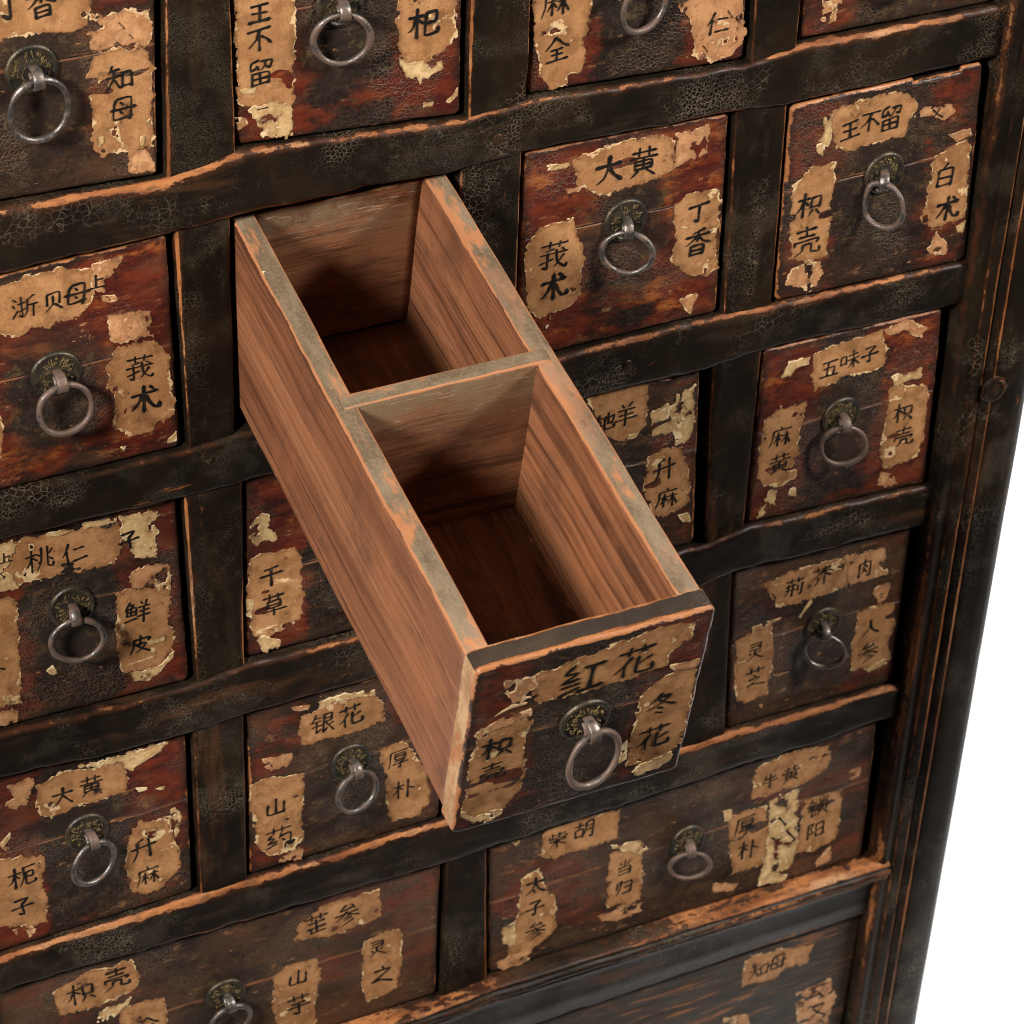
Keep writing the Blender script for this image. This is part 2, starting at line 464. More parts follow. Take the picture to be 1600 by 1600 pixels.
def dusty_edge(name, scale):
    """top edges of the drawer boards: grey-olive grime over wood, rubbed at the arrises"""
    g = NT(name)
    p = g.coord(); ps = g.coord(scale=scale)
    n1 = g.noise(ps, 13, 5, 0.65); n2 = g.noise(ps, 60, 4, 0.65); fine = g.noise(p, 520, 3, 0.7)
    col = g.mix(g.step(n2, 0.36, 0.66), (0.090, 0.060, 0.034), (0.165, 0.118, 0.072))
    col = g.mix(g.mul(g.step(fine, 0.44, 0.72), 0.45), col, (0.215, 0.162, 0.104))
    col = g.mix(g.mul(g.step(n1, 0.51, 0.64), 0.65), col, g.mix(n2, (0.19, 0.085, 0.042), (0.34, 0.16, 0.085)))
    col = g.mix(g.mul(g.step(g.noise(p, 42, 4, 0.65), 0.58, 0.72), 0.7), col, (0.062, 0.045, 0.030))
    col = g.mix(g.step(g.noise(p, 62, 3, 0.6), 0.735, 0.75), col, (0.52, 0.39, 0.21))
    w = g.attr('wear')
    ww = g.mul(g.math('ADD', w, g.math('MULTIPLY_ADD', g.noise(ps, 50, 4, 0.65), 1.3, -0.65)), g.step(w, 0.05, 0.3))
    col = g.mix(g.step(ww, 0.70, 0.82), col, g.mix(n2, (0.20, 0.075, 0.030), (0.38, 0.165, 0.072)))
    h = g.math('ADD', g.math('MULTIPLY', fine, 0.7), g.math('MULTIPLY', n2, 0.8))
    return g.finish(col, 0.62, h, 0.0006, 0.7, spec=0.25)

def end_grain(name):
    g = NT(name)
    p = g.coord(); ps = g.coord(scale=(1, 2.2, 1)); pz = g.coord(scale=(1, 1, 0.35))
    n = g.noise(p, 40, 5, 0.65); f = g.noise(p, 600, 3, 0.7); c = g.noise(pz, 30, 5, 0.7, 2.0)
    col = g.mix(g.step(n, 0.35, 0.65), (0.235, 0.130, 0.062), (0.40, 0.245, 0.130))
    col = g.mix(g.mul(g.step(c, 0.54, 0.60), 0.75), col, (0.29, 0.105, 0.042))
    col = g.mix(g.mul(g.step(c, 0.44, 0.36), 0.6), col, (0.10, 0.05, 0.024))
    col = g.mix(g.mul(g.step(f, 0.55, 0.75), 0.5), col, (0.16, 0.085, 0.04))
    return g.finish(col, 0.7, g.math('ADD', g.math('MULTIPLY', f, 0.8), n), 0.001, 0.8, spec=0.2)

def aged_paper(name, a, b, pale, pale_amt):
    g = NT(name)
    p = g.coord(); pz = g.coord(scale=(1, 1, 0.35)); px = g.coord(scale=(0.5, 1, 1.8))
    ed = g.attr('ed')
    n1 = g.noise(p, 36, 6, 0.68); n2 = g.noise(p, 105, 5, 0.7); f = g.noise(p, 900, 2, 0.7); run = g.noise(pz, 90, 5, 0.68)
    dk = tuple(x * y for x, y in zip(a, (0.55, 0.48, 0.42)))
    col = g.mix(g.step(n1, 0.36, 0.64), a, b)
    col = g.mix(g.mul(g.step(run, 0.52, 0.70), 0.4), col, tuple(x * 1.28 for x in b))
    col = g.mix(g.mul(g.step(n2, 0.49, 0.68), 0.55), col, dk)
    col = g.mix(g.mul(g.step(f, 0.46, 0.70), 0.28), col, dk)
    col = g.mix(g.mul(g.step(f, 0.46, 0.30), 0.22), col, tuple(x * 1.4 for x in b))
    col = g.mix(g.mul(g.step(g.noise(p, 62, 6, 0.74), 0.60, 0.68), 0.7), col, (0.085, 0.038, 0.017))
    col = g.mix(g.step(g.noise(p, 230, 3, 0.6), 0.70, 0.74), col, (0.060, 0.032, 0.017))
    soil = g.step(g.math('ADD', ed, g.math('MULTIPLY_ADD', g.noise(p, 70, 5, 0.7), 9.0, -4.5)), 3.6, 0.4)
    col = g.mix(g.mul(soil, 0.55), col, dk)
    grime = g.step(g.noise(p, 20, 6, 0.7), 0.52, 0.66)
    col = g.mix(g.mul(grime, 0.55), col, tuple(x * 0.55 for x in a))
    # pale torn layer near the rim and in scuffs
    e = g.math('ADD', ed, g.math('ADD', g.math('MULTIPLY_ADD', n2, 7.0, -3.5), g.math('MULTIPLY_ADD', n1, 12.0, -6.0)))
    col = g.mix(g.mul(g.step(e, 0.4, -0.6), pale_amt), col, pale)
    scuff = g.mul(g.step(g.noise(px, 46, 6, 0.72), 0.655, 0.68), pale_amt)
    col = g.mix(scuff, col, tuple(min(1, x * 1.1) for x in pale))
    col = g.mix(g.mul(g.step(ed, 1.1, 0.1), g.step(n2, 0.47, 0.56), 0.7), col, (0.055, 0.024, 0.011))
    h = g.math('ADD', g.math('MULTIPLY', n2, 1.2), g.math('MULTIPLY', f, 0.35))
    return g.finish(col, 0.58, h, 0.0005, 0.6, spec=0.22)

def ink_mat(name):
    g = NT(name)
    p = g.coord(); d = g.coord(scale=(1, 1, 0.4))
    n = g.noise(p, 110, 5, 0.7); dry = g.noise(d, 420, 4, 0.7)
    col = g.mix(g.step(n, 0.46, 0.70), (0.0060, 0.0055, 0.0050), (0.022, 0.015, 0.010))
    col = g.mix(g.mul(g.step(dry, 0.60, 0.72), g.step(n, 0.42, 0.60), 0.75), col, (0.14, 0.072, 0.032))
    return g.finish(col, 0.6, spec=0.12)

def iron_mat(name):
    g = NT(name)
    p = g.coord()
    n = g.noise(p, 130, 5, 0.7); f = g.noise(p, 700, 3, 0.7)
    oi = g.node('ShaderNodeObjectInfo')
    rust = g.step(g.math('ADD', n, g.math('MULTIPLY_ADD', oi.outputs['Random'], 0.22, -0.11)), 0.42, 0.58)
    col = g.mix(rust, (0.135, 0.122, 0.110), (0.098, 0.060, 0.042))
    col = g.mix(g.mul(g.step(f, 0.55, 0.75), 0.5), col, (0.055, 0.038, 0.030))
    me = g.math('MULTIPLY_ADD', rust, -0.65, 0.85)
    ro = g.math('MULTIPLY_ADD', rust, 0.18, 0.36)
    return g.finish(col, ro, g.math('ADD', n, g.math('MULTIPLY', f, 0.5)), 0.0006, 0.7, metallic=me)

def bronze_mat(name):
    g = NT(name)
    p = g.coord()
    n = g.noise(p, 90, 4, 0.65); f = g.noise(p, 600, 3, 0.7)
    col = g.mix(g.step(n, 0.40, 0.66), (0.045, 0.040, 0.033), (0.100, 0.074, 0.042))
    col = g.mix(g.mul(g.step(f, 0.50, 0.75), 0.6), col, (0.020, 0.018, 0.015))
    return g.finish(col, g.math('MULTIPLY_ADD', n, 0.25, 0.30), g.math('ADD', n, f), 0.0006, 0.6, metallic=0.7)

def brass_mat(name):
    g = NT(name)
    p = g.coord(); f = g.noise(p, 420, 3, 0.7)
    col = g.mix(g.step(f, 0.50, 0.68), (0.34, 0.25, 0.115), (0.055, 0.043, 0.028))
    return g.finish(col, 0.36, f, 0.0004, 0.5, metallic=0.75)

M = dict(
    rail=black_lacquer('black_lacquer_horizontal', (0.22, 1, 1)),
    post=black_lacquer('black_lacquer_vertical', (1, 1, 0.16), spec=0.10),
    cap=black_lacquer('greyed_lacquer_top_edge', (0.5, 1, 1), 0.30, 0.45, 0.14, 3.2),
    front=front_lacquer('drawer_front_lacquer'),
    panel=panel_lacquer('streaked_panel_lacquer'),
    side=raw_wood('bare_timber_lengthwise', (11, 0.20, 11)),
    side_bold=raw_wood('bare_timber_dark_streaks', (11, 0.22, 11), 1.0, False, 0.012),
    cross=raw_wood('bare_timber_crosswise', (0.6, 12, 12), 0.80, True),
    floor_wood=raw_wood('bare_timber_bottom', (12, 0.5, 12), 0.78),
    carcass=raw_wood('shade_toned_carcass_timber', (0.9, 8, 8), 0.35),  # bare timber toned down so gaps and the open bay look shaded
    edge=dusty_edge('dusty_board_edge', (1, 0.35, 1)),
    edge_x=dusty_edge('dusty_cross_edge', (0.35, 1, 1)),
    end=end_grain('sawn_end_grain'),
    tan=aged_paper('tan_paper', (0.262, 0.121, 0.046), (0.350, 0.178, 0.076), (0.56, 0.39, 0.205), 0.85),
    pink=aged_paper('pinkish_torn_paper', (0.340, 0.158, 0.068), (0.450, 0.240, 0.115), (0.60, 0.42, 0.23), 0.65),
    pale=aged_paper('pale_torn_paper', (0.400, 0.245, 0.105), (0.560, 0.395, 0.195), (0.68, 0.53, 0.32), 0.7),
    ink=ink_mat('black_brush_ink'),
    iron=iron_mat('worn_iron'),
    bronze=bronze_mat('dark_bronze'),
    brass=brass_mat('rubbed_brass'),
)
g = NT('white_backdrop_paper')
M['white'] = g.finish((0.88, 0.88, 0.88), 0.8, spec=0.1)

# ------------------------------------------------------------------ measured layout (millimetres in each drawer's own frame)
DRAWERS = {
 'A0': dict(c=[-0.659, 0.6609], red=0.28, ring=(-0.3, 5.7, 4, 19.5), q=[[-74.0, 75.1], [75.8, 75.1], [72.2, -78.1], [-74.0, -72.0]],
  labels=[
   ('t', [(-21.1,57.5),(37.7,46.7),(36.7,37.1),(35.1,24.5),(22,25.5),(0.6,26.2),(-17.8,26.8),(-23.3,26.8)], [('香',7.9,45.4,20),('门',-15.5,46.8,18.3)]),
   ('p', [(36,32.3),(45.7,29.4),(49.6,31.2),(71,30.2),(71,17.7),(69.7,10.9),(66.1,3.5),(52.4,9.2),(37.2,10.1),(36.2,18.3),(32.5,20.5),(34.2,25.7)], [('丶',54,22.9,5.8),('丶',59.3,14.9,3.9)]),
   ('t', [(37.1,9.1),(52.4,8.7),(68.5,3.5),(71.4,-8.8),(71.3,-24.2),(68.8,-36.2),(70,-44.8),(70.4,-58.7),(56.1,-58.8),(43.5,-57.1),(39.5,-59.4),(34,-51.9),(33.9,-35.2),(32.7,-12.3),(32.9,-0.1)], [('知',50.6,-9.8,18.5),('母',52.5,-29.7,16.7)]),
   ('p', [(54.7,-58.5),(65,-59.6),(71,-69.4),(70.3,-74.7),(60.4,-74.1),(54.1,-72.2)], []),
   ('c', [(36.2,-46.1),(39.7,-45.3),(40,-49),(36.9,-51.5)], []),
   ('c', [(62.4,-50.6),(65.3,-50.2),(64.6,-55.3),(62.1,-56.9)], []),
   ('c', [(66.2,-41.9),(68.2,-39.7),(68,-44.4)], []),
  ]),
 'A1': dict(c=[-0.6573, 0.4624], red=0.8, ring=(-0.4, -0.3, 2, 17.5), q=[[-75.7, 74.4], [73.8, 79.1], [77.6, -76.3], [-75.7, -77.2]],
  labels=[
   ('t', [(-38.8,68.4),(-30.7,68.7),(-17.2,71.3),(5.5,72.2),(18.8,68.5),(27,66.5),(25.8,43.3),(12.7,34),(4.5,37.8),(-2.2,31.8),(-16.5,36),(-18.9,30.6),(-33,36.6),(-41.2,36.3)], [('浙',-16.5,51.3,17.3),('贝',1.1,50.5,14.2),('母',16.3,52.1,16.5)]),
   ('p', [(25.1,69.9),(40.9,71.9),(47.7,71.5),(41.6,63.6),(33.9,57.8),(32.9,48.6),(25.8,53.9),(26.5,66.6)], [('上',29.2,57.8,11.2)]),
   ('p', [(30.7,46.8),(39.7,45.8),(41.1,41.9),(36.2,40.7),(32.1,42.9)], [('丶',35.4,44.5,4.3)]),
   ('p', [(34.7,31.5),(48.6,30.5),(62.4,28.6),(62.3,19.8),(60.9,16.5),(62.2,10.1),(49.8,9.6),(41.7,9.2),(36,13.1),(35.4,22.9)], []),
   ('t', [(41.1,8.2),(62.6,6.3),(69.5,0.9),(73,-7.4),(71.6,-18.2),(73.8,-31.3),(74.3,-50.3),(64.7,-55.4),(57.9,-58.6),(46.8,-58.8),(36.2,-52),(35.5,-43.6),(36,-32.4),(33.8,-21.9),(32.9,-5.6),(35.6,4.7)], [('莪',52.7,-10.2,20),('术',55,-33.8,21.3)]),
   ('c', [(69.8,-68.3),(74.9,-63.9),(74.7,-70.9),(68.5,-71.2)], []),
   ('c', [(38.3,-66),(41.5,-66.2),(40.3,-69.1)], []),
   ('t', [(-43.2,-18.6),(-37.1,-21.4),(-34.6,-30.8),(-35.8,-40.4),(-38.1,-49.8),(-39.4,-53.8),(-45.7,-52.6)], []),
  ]),
 'A2': dict(c=[-0.6573, 0.2716], red=0.45, ring=(-0.0, 10.0, -8, 17), q=[[-75.7, 77.8], [73.7, 74.7], [77.6, -78.0], [-75.7, -74.5]],
  labels=[
   ('t', [(-50.2,72.1),(-44.2,70.3),(-28.5,73),(-0.4,69.7),(14.3,69.1),(29.2,69.7),(35.3,62.8),(36.1,46),(29.2,35.2),(8.3,35.8),(-7.6,37.5),(-34,36.7),(-40.3,37.4),(-52.7,38.7)], [('桃',-19.3,53.9,19.9),('仁',3.8,51.9,18)]),
   ('c', [(35.6,70.3),(45.3,71.3),(61.2,66),(56.7,60.3),(59.2,54.5),(58.6,39.2),(56.7,32.7),(46.9,33.7),(41.9,43),(38.9,47.7),(36.1,57.5)], [('子',40.1,51.2,15.5)]),
   ('c', [(-50.1,74.5),(-44.1,72.1),(-35.7,74),(-28.5,71.8),(-34.2,64.7),(-38.7,59.8),(-38.5,48.3),(-35,37.1),(-46.6,36.8),(-52.8,37.5)], [('上',-40.7,61.7,9),('丶',-43.6,48.7,6.4)]),
   ('c', [(-12.9,72.1),(-0.3,72.2),(4.8,69.4),(-2.7,67.8),(-12,69.4)], []),
   ('c', [(11.3,72.5),(33.5,71),(33.4,67.8),(12.2,69.1)], []),
   ('p', [(40.6,24),(48.8,26.6),(68.5,25.2),(67.5,14.3),(54.9,14.3),(65.8,10.9),(66.6,4.1),(52.5,9.8),(40.5,10.9)], []),
   ('t', [(30.7,10),(40.5,10.9),(66.6,4.1),(66.7,-9.3),(65.5,-26.3),(68.7,-32.7),(66.5,-48.4),(56.5,-60.2),(43.1,-57.8),(33.2,-55.8),(29.7,-45.8),(29.1,-24),(29.5,-4.1)], [('鲜',43,-8.4,18.8),('皮',44.6,-35.8,16.1)]),
   ('c', [(37.6,-57.3),(55.4,-59.8),(61.2,-54.8),(68.1,-48.9),(66.8,-55.3),(56.3,-64.2),(49.4,-67.5),(39.4,-65.5)], []),
   ('c', [(49.6,-34.7),(61.9,-34.6),(61.8,-38.6),(51.7,-38.1)], []),
   ('t', [(-53.3,29.9),(-40.8,29.9),(-36.3,26.5),(-36.8,10.5),(-35.2,3.4),(-37,-15.8),(-36.8,-35.9),(-39.9,-51),(-38.3,-58.4),(-51.2,-58),(-59.6,-55.2)], [('卜',-52.6,-25.3,14.2)]),
   ('c', [(-49.5,-49.1),(-39.4,-51.2),(-38.3,-58.4),(-51.1,-57.4)], []),
   ('p', [(-53.5,-60),(-40.3,-64.5),(-42.4,-72),(-50.1,-73.5),(-59.8,-72.8),(-58.9,-60.8)], []),
   ('c', [(-19.6,-37.6),(-15.1,-33.7),(-11.8,-42.2),(-15.6,-42.3)], []),
  ]),
 'A3': dict(c=[-0.6581, 0.0754], red=0.5, ring=(0.3, 10.3, 14, 17), q=[[-74.9, 81.0], [74.6, 72.5], [75.2, -75.2], [-74.9, -78.2]],
  labels=[
   ('t', [(-32.6,64.4),(-13.7,67.8),(14.5,65.4),(30.7,62.2),(31.4,48.1),(29.5,36.5),(13,35.6),(-6.1,35.6),(-25.3,30.5),(-30.9,37.8),(-32.2,50.4)], [('大',-14.8,48.4,17.6),('黄',5.6,50.5,19.2)]),
   ('c', [(-2.8,70.7),(6.6,69.1),(28.3,69.1),(48.9,71.2),(61.2,68.6),(56.8,63.3),(44.3,59.9),(35.8,53.4),(30.4,55.4),(28,63.2),(6.5,67.4)], []),
   ('p', [(-51.5,69.5),(-44.1,72),(-32.2,71.1),(-33.9,64.9),(-36.9,59.1),(-39,47.8),(-46.9,49),(-54,53.3),(-53,58.1),(-47.6,58.7)], [('丶',-37.4,52.4,6.9)]),
   ('t', [(-69.8,8.6),(-49.9,5.4),(-31.3,0),(-30.7,-11.8),(-33.1,-28.9),(-30.9,-38.9),(-33.1,-62),(-42.1,-62),(-58.3,-57.3),(-74.3,-52.7)], [('栀',-47.4,-13.4,21.3),('子',-48.9,-40.9,17.2)]),
   ('p', [(-56.5,-60.8),(-40.7,-62.6),(-41.3,-71.6),(-52.4,-71.8)], []),
   ('t', [(39.3,4.6),(60.1,0.4),(62.3,-18.5),(66.2,-30.9),(66.3,-49.3),(55.2,-58),(50.7,-64.6),(39.2,-65.7),(29.6,-57.3),(28.8,-44),(26.4,-33.9),(30.4,-6.4),(33.5,-0.4)], [('升',40.3,-20.1,20.8),('麻',42.1,-47.3,18)]),
   ('c', [(60.4,8.4),(64.7,8.6),(68.6,-0.9),(67.7,-6),(61.5,-0.1)], []),
   ('c', [(64.8,-6.8),(67.6,-7.8),(66.7,-14.7),(63.7,-19),(63.3,-11.6)], []),
   ('c', [(37.1,36.4),(45.3,34.3),(44.6,31.9),(39,32.2)], []),
   ('c', [(51.4,30.3),(58.4,31.3),(56.9,27.4)], []),
   ('c', [(-60.9,21.1),(-52.4,28.4),(-54.1,22),(-58.5,16.7)], []),
   ('p', [(-66.6,16.2),(-57,19.6),(-53.3,14.7),(-61.6,10.8)], []),
  ]),
 'B0': dict(c=[-0.4637, 0.6615], red=0.6, ring=(-7.3, 11.9, -14, 17.5), q=[[-73.6, 74.5], [72.6, 74.5], [73.2, -79.1], [-72.2, -69.9]],
  labels=[
   ('t', [(-72.9,34),(-36,27.3),(-35.1,11.9),(-35.7,-12.5),(-36.5,-34.7),(-37.7,-53.1),(-44.3,-49),(-72.1,-44),(-72.9,-24.7),(-73.1,-2.7),(-73.3,16.5)], [('王',-57.9,14.2,15.7),('不',-58.2,-2.4,17.1),('留',-57.9,-23.8,18.5)]),
   ('c', [(-63.9,-47),(-51.9,-44.8),(-40.4,-47.1),(-37.9,-53),(-39.3,-70.2),(-57.3,-67.1),(-57.8,-60.9),(-62.8,-54.5)], [('一',-57,-48,7.7)]),
   ('p', [(-74.7,-50.7),(-67.2,-52.3),(-66,-56.5),(-72.4,-59.2)], []),
   ('c', [(-70.6,-33.1),(-60.5,-33.1),(-61.9,-36.8),(-69.4,-35.9)], []),
   ('t', [(32.5,14.8),(67.2,8.4),(68.3,-7.5),(69.5,-25),(62.4,-32.9),(54.5,-35.4),(47.9,-38.2),(36,-37.1),(30.7,-29.4),(31.1,-16.3),(29,-8),(32.2,-2),(29.5,3.7)], [('枸',45.5,13,21.2),('杞',46.7,-11.3,22.1)]),
   ('c', [(31.4,-32.2),(37.4,-37.4),(46.6,-37.9),(53.4,-43.9),(59.3,-40.4),(60,-43.9),(52.1,-48.4),(46.8,-48.7),(45.6,-53.2),(43.5,-48),(36.2,-45.9),(33.5,-40.7)], []),
   ('c', [(47.9,-65.9),(54.6,-66.6),(54,-69.2),(48.6,-68.8)], []),
   ('c', [(63.4,-68.4),(67.3,-65.1),(71.2,-59.7),(70.7,-65.8),(66.1,-69.6)], []),
  ]),
 'B2': dict(c=[-0.4642, 0.2724], red=0.5, ring=(6.4, -8.5, 0, 17), q=[[-72.2, 75.4], [73.1, 74.2], [73.1, -76.4], [-74.0, -73.1]],
  labels=[
   ('t', [(-70.8,10),(-62.1,10.8),(-38.9,9.4),(-33.2,0.9),(-35.2,-14.5),(-31.4,-31.9),(-33.5,-52.2),(-49.4,-58.9),(-63.2,-60.3),(-68.9,-52.5),(-71.5,-33.1),(-73.2,-18.7),(-70,-3.7)], [('干',-55.6,-8.2,17.8),('草',-54,-32.9,18.8)]),
   ('c', [(-66.1,-60.5),(-61.2,-57.4),(-49.5,-65.9),(-50.5,-72.7),(-57.5,-74),(-63.3,-69.7)], []),
   ('c', [(-68.4,38.3),(-61.6,45.2),(-55.9,40.2),(-56.1,30.3),(-49.4,26),(-52.4,20.2),(-63.9,21.4),(-70.5,25.6)], []),
   ('c', [(-73.3,-23.3),(-68.5,-24.8),(-69.7,-40.6),(-73.6,-37.1)], []),
  ]),
 'B3': dict(c=[-0.4653, 0.0759], red=0.25, ring=(3.2, 4.5, 10, 17), q=[[-73.8, 76.8], [74.2, 75.2], [74.2, -75.9], [-74.6, -76.1]],
  labels=[
   ('t', [(-33.9,57.9),(-6.3,64.6),(20.5,62.9),(26.9,49.5),(29.2,33.6),(14.6,31.1),(-10.4,31),(-33.1,32.7),(-37.1,46.6)], [('银',-18.6,47.7,19.1),('花',3,47.7,19.7)]),
   ('c', [(-20.6,68.2),(-2.2,68.1),(21.5,65),(20.5,60.4),(-6.3,63.3),(-19.6,62.9)], []),
   ('p', [(-40.9,69),(-26.8,67.8),(-28.8,63.6),(-38.9,65.9)], []),
   ('p', [(-62.7,29.4),(-41.3,28.1),(-44.5,16.5),(-57.8,17.5),(-61.8,22.7)], [('丶',-57.7,23.8,6.5)]),
   ('t', [(-72.2,8.8),(-57.9,11.2),(-34.3,5.2),(-32.3,-5.7),(-34.5,-30.8),(-33.6,-57.5),(-42.1,-64.9),(-58.9,-63.8),(-69.1,-51.9),(-69.7,-23),(-73.3,1.5)], [('山',-54.1,-17.1,18),('药',-52.4,-47.7,21.1)]),
   ('p', [(-42.1,-64.9),(-33.6,-62.8),(-34.8,-75.7),(-52.7,-71.5)], []),
   ('t', [(27.4,6.3),(44.4,8),(62.1,-21.6),(67.2,-55.2),(56.5,-67.3),(36.9,-65.3),(31.2,-44.6),(32,-21.3),(25.4,-0.7)], [('厚',40.3,-6.1,17.1),('朴',45.1,-36.5,18.5)]),
  ]),
 'C0': dict(c=[-0.2679, 0.6599], red=0.5, ring=(-4.3, -1.8, 12, 18.5), q=[[-75.7, 76.1], [73.0, 76.1], [78.1, -79.3], [-75.5, -72.9]],
  labels=[
   ('t', [(-74.8,1.2),(-37.1,-5.7),(-36,-24),(-36.7,-37.6),(-39.5,-42.4),(-37.8,-58.9),(-39.8,-64.7),(-48.3,-66.2),(-49.5,-72.1),(-62,-71.2),(-68.7,-62.1),(-69.2,-52.7),(-73.1,-35.2),(-75.5,-16.6)], [('麻',-60.4,-13.4,20.4),('全',-57.9,-45.7,18.3)]),
   ('p', [(27.1,-17.4),(73.6,-25.9),(74.5,-43.2),(77.7,-59.5),(74.5,-68.3),(67.8,-75),(54.7,-75.6),(38.7,-69.3),(38,-51.9),(36.3,-42.2),(28.6,-35.3)], [('仁',56.3,-49.1,17.7),('丶',48.9,-65.7,6.7),('丶',64.8,-44.5,6.7)]),
  ]),
 'C1': dict(c=[-0.2696, 0.4677], red=1.0, ring=(0.4, 13.0, -30, 16.5), q=[[-75.5, 79.1], [72.4, 76.6], [77.1, -77.4], [-74.0, -78.2]],
  labels=[
   ('t', [(-39.9,64.3),(-32.2,69.1),(-5,71.4),(24.3,70.9),(33.1,63.3),(33.9,43.3),(18.6,38.4),(-4.3,36.8),(-13.9,34.8),(-24,39.5),(-35.7,47)], [('大',-14.4,53.8,21.9),('黄',10.9,54.1,23.8)]),
   ('p', [(33.6,68.1),(42.5,69.5),(57.4,69.6),(59.2,49.5),(44.4,47.7),(34.8,43.1),(35.1,59.6)], []),
   ('t', [(-71.6,10.4),(-64,20.4),(-37.6,22.6),(-33.5,8.3),(-28.3,-9.9),(-30,-23.2),(-29.2,-37.2),(-37,-45.7),(-60,-46.9),(-68.6,-37.9),(-70.5,-13.4)], [('莪',-50.8,-2,23.7),('术',-49.5,-26.2,22.2)]),
   ('t', [(37,15.8),(50,21.4),(68.6,20.6),(72.8,11.2),(72.1,1.1),(71.4,-19.5),(74.3,-41.1),(66,-45.3),(50.2,-41.5),(41.7,-31.6),(38.9,-27.5),(39.4,-3.5)], [('丁',55.5,5.7,18.6),('香',56.7,-16.9,22.3)]),
   ('p', [(46.7,-61),(60.2,-57.2),(60.7,-62.6),(56.3,-72.3),(50.9,-69.1)], []),
   ('p', [(37.9,-47.4),(39.9,-50.5),(38.3,-52.8)], []),
   ('p', [(-45.3,45.9),(-33.2,44.8),(-35.4,42),(-43.5,42.2)], []),
   ('c', [(-63.9,66.2),(-41.5,63.8),(-42.9,60.9),(-62.2,63.4)], []),
   ('c', [(42.7,-2.5),(49.6,-4.1),(48.9,-5.6)], []),
   ('c', [(-55.6,-53.3),(-50.9,-48.3),(-51.4,-54.3),(-53.7,-57.2)], []),
  ]),
 'C2': dict(c=[-0.2701, 0.2701], red=0.36, ring=(-7.4, 6.0, 0, 17), q=[[-73.5, 76.5], [69.7, 74.8], [77.3, -77.2], [-73.5, -74.1]],
  labels=[
   ('t', [(-18.2,74.5),(4.8,76.6),(28.3,75.2),(29.7,56.9),(29.8,40.1),(21.3,32.7),(10.1,31.5),(-1.5,39)], [('地',-3.5,51.5,16.4),('羊',13.1,53,19.5)]),
   ('c', [(53.6,60.1),(65.9,62.9),(67.9,46.7),(68.2,29.6),(63.6,16.1),(55.6,15.9),(52.3,27.8),(35.2,28.9),(34.8,33.9),(49.3,37.2),(47.1,49.9)], [('丶',54.1,48,4.8),('丶',59.9,46.4,4.8),('丶',55.1,35.6,4.8)]),
   ('c', [(31.4,48.1),(45.8,52.6),(46.8,40.3),(34.4,38.8)], []),
   ('c', [(15.6,34.3),(24.5,35.5),(22.6,31.1),(14.7,30.9)], []),
   ('t', [(32,10.2),(43.1,14.4),(60.4,13.3),(65.6,-6.7),(69.6,-20.4),(69.4,-38.1),(59.4,-44),(50.1,-45.2),(40.5,-41.1),(31.6,-14.5),(34.2,-2.8)], [('升',47.3,-2.8,19.6),('麻',51.2,-29,18.5)]),
   ('c', [(62,-48),(71.5,-48.9),(72.7,-55.6),(66.1,-55)], []),
  ]),
 'C3': dict(c=[-0.2692, 0.0756], red=0.5, ring=(-11.0, -2.7, 0, 17), q=[[-74.4, 75.6], [74.3, 75.6], [74.3, -75.6], [-74.4, -75.6]],
  labels=[
  ]),
 'D0': dict(c=[-0.0748, 0.661], red=0.35, ring=(1.4, -13.6, 0, 17), q=[[-75.2, 75.0], [74.8, 75.0], [74.8, -75.3], [-74.3, -74.6]],
  labels=[
   ('p', [(-61,-41.5),(-46.4,-44.2),(-45.4,-52.9),(-48.5,-58),(-48.4,-65.1),(-52,-66.6),(-59.8,-64.4),(-58.5,-56.1)], []),
  ]),
 'D1': dict(c=[-0.0732, 0.4648], red=0.38, ring=(1.4, 9.5, -55, 16.5), q=[[-78.4, 75.7], [70.7, 78.5], [81.5, -78.8], [-73.8, -75.4]],
  labels=[
   ('t', [(-45.9,67),(-25.4,69.5),(2.5,71.3),(14.2,65.9),(21.1,57),(15.7,44.5),(14,34.1),(-5.2,35.1),(-26.8,32.1),(-41.5,36.8),(-45.6,51.2)], [('王',-30.5,48.8,17.2),('不',-15.4,52.4,17.3),('留',0.5,51.4,20.2)]),
   ('c', [(-52.4,63.1),(-45.6,63.9),(-45.8,46.8),(-46.6,40.9),(-50.5,34.2),(-56.4,38.5),(-52.2,48.1)], []),
   ('p', [(27.2,52.7),(50.5,52.5),(52.3,46),(45.1,39.8),(34.7,45.1),(19.9,48.1)], [('又',37.5,48.3,12.6)]),
   ('t', [(-70.2,17.2),(-55.8,26.2),(-38.6,26.3),(-38.4,11.7),(-39.7,-3.5),(-37,-19.7),(-39.9,-34.8),(-37.7,-46.5),(-50.3,-48.3),(-65.1,-43.2),(-69.3,-26.4),(-69.4,-4.6)], [('枳',-56.4,-2.1,21.4),('壳',-55.4,-31.2,24.1)]),
   ('p', [(-64.4,-49.8),(-40.5,-49.8),(-39,-62.2),(-47.3,-74),(-59.4,-65.4),(-67.6,-63.4),(-66.9,-55.5)], [('丶',-51.3,-52.9,10.1)]),
   ('t', [(41.1,12.9),(51.9,16.9),(67.5,21.3),(70.7,11.3),(73.3,-20.8),(74.3,-43.5),(61.1,-43.7),(46.5,-45.2),(38.1,-38.5),(39.7,-21.3),(41.5,-5.9)], [('白',52.5,-3.6,19.9),('术',58.3,-31.1,21)]),
   ('p', [(47.2,-61.6),(52.1,-49.7),(63.9,-62.2),(63.5,-70.3),(51.4,-67.4)], []),
   ('c', [(68.5,-48.7),(75.5,-45.4),(74.5,-54.9),(70.1,-53.9)], []),
   ('p', [(50.2,28),(67.9,29),(70.3,23.8),(57.6,21.8)], []),
  ]),
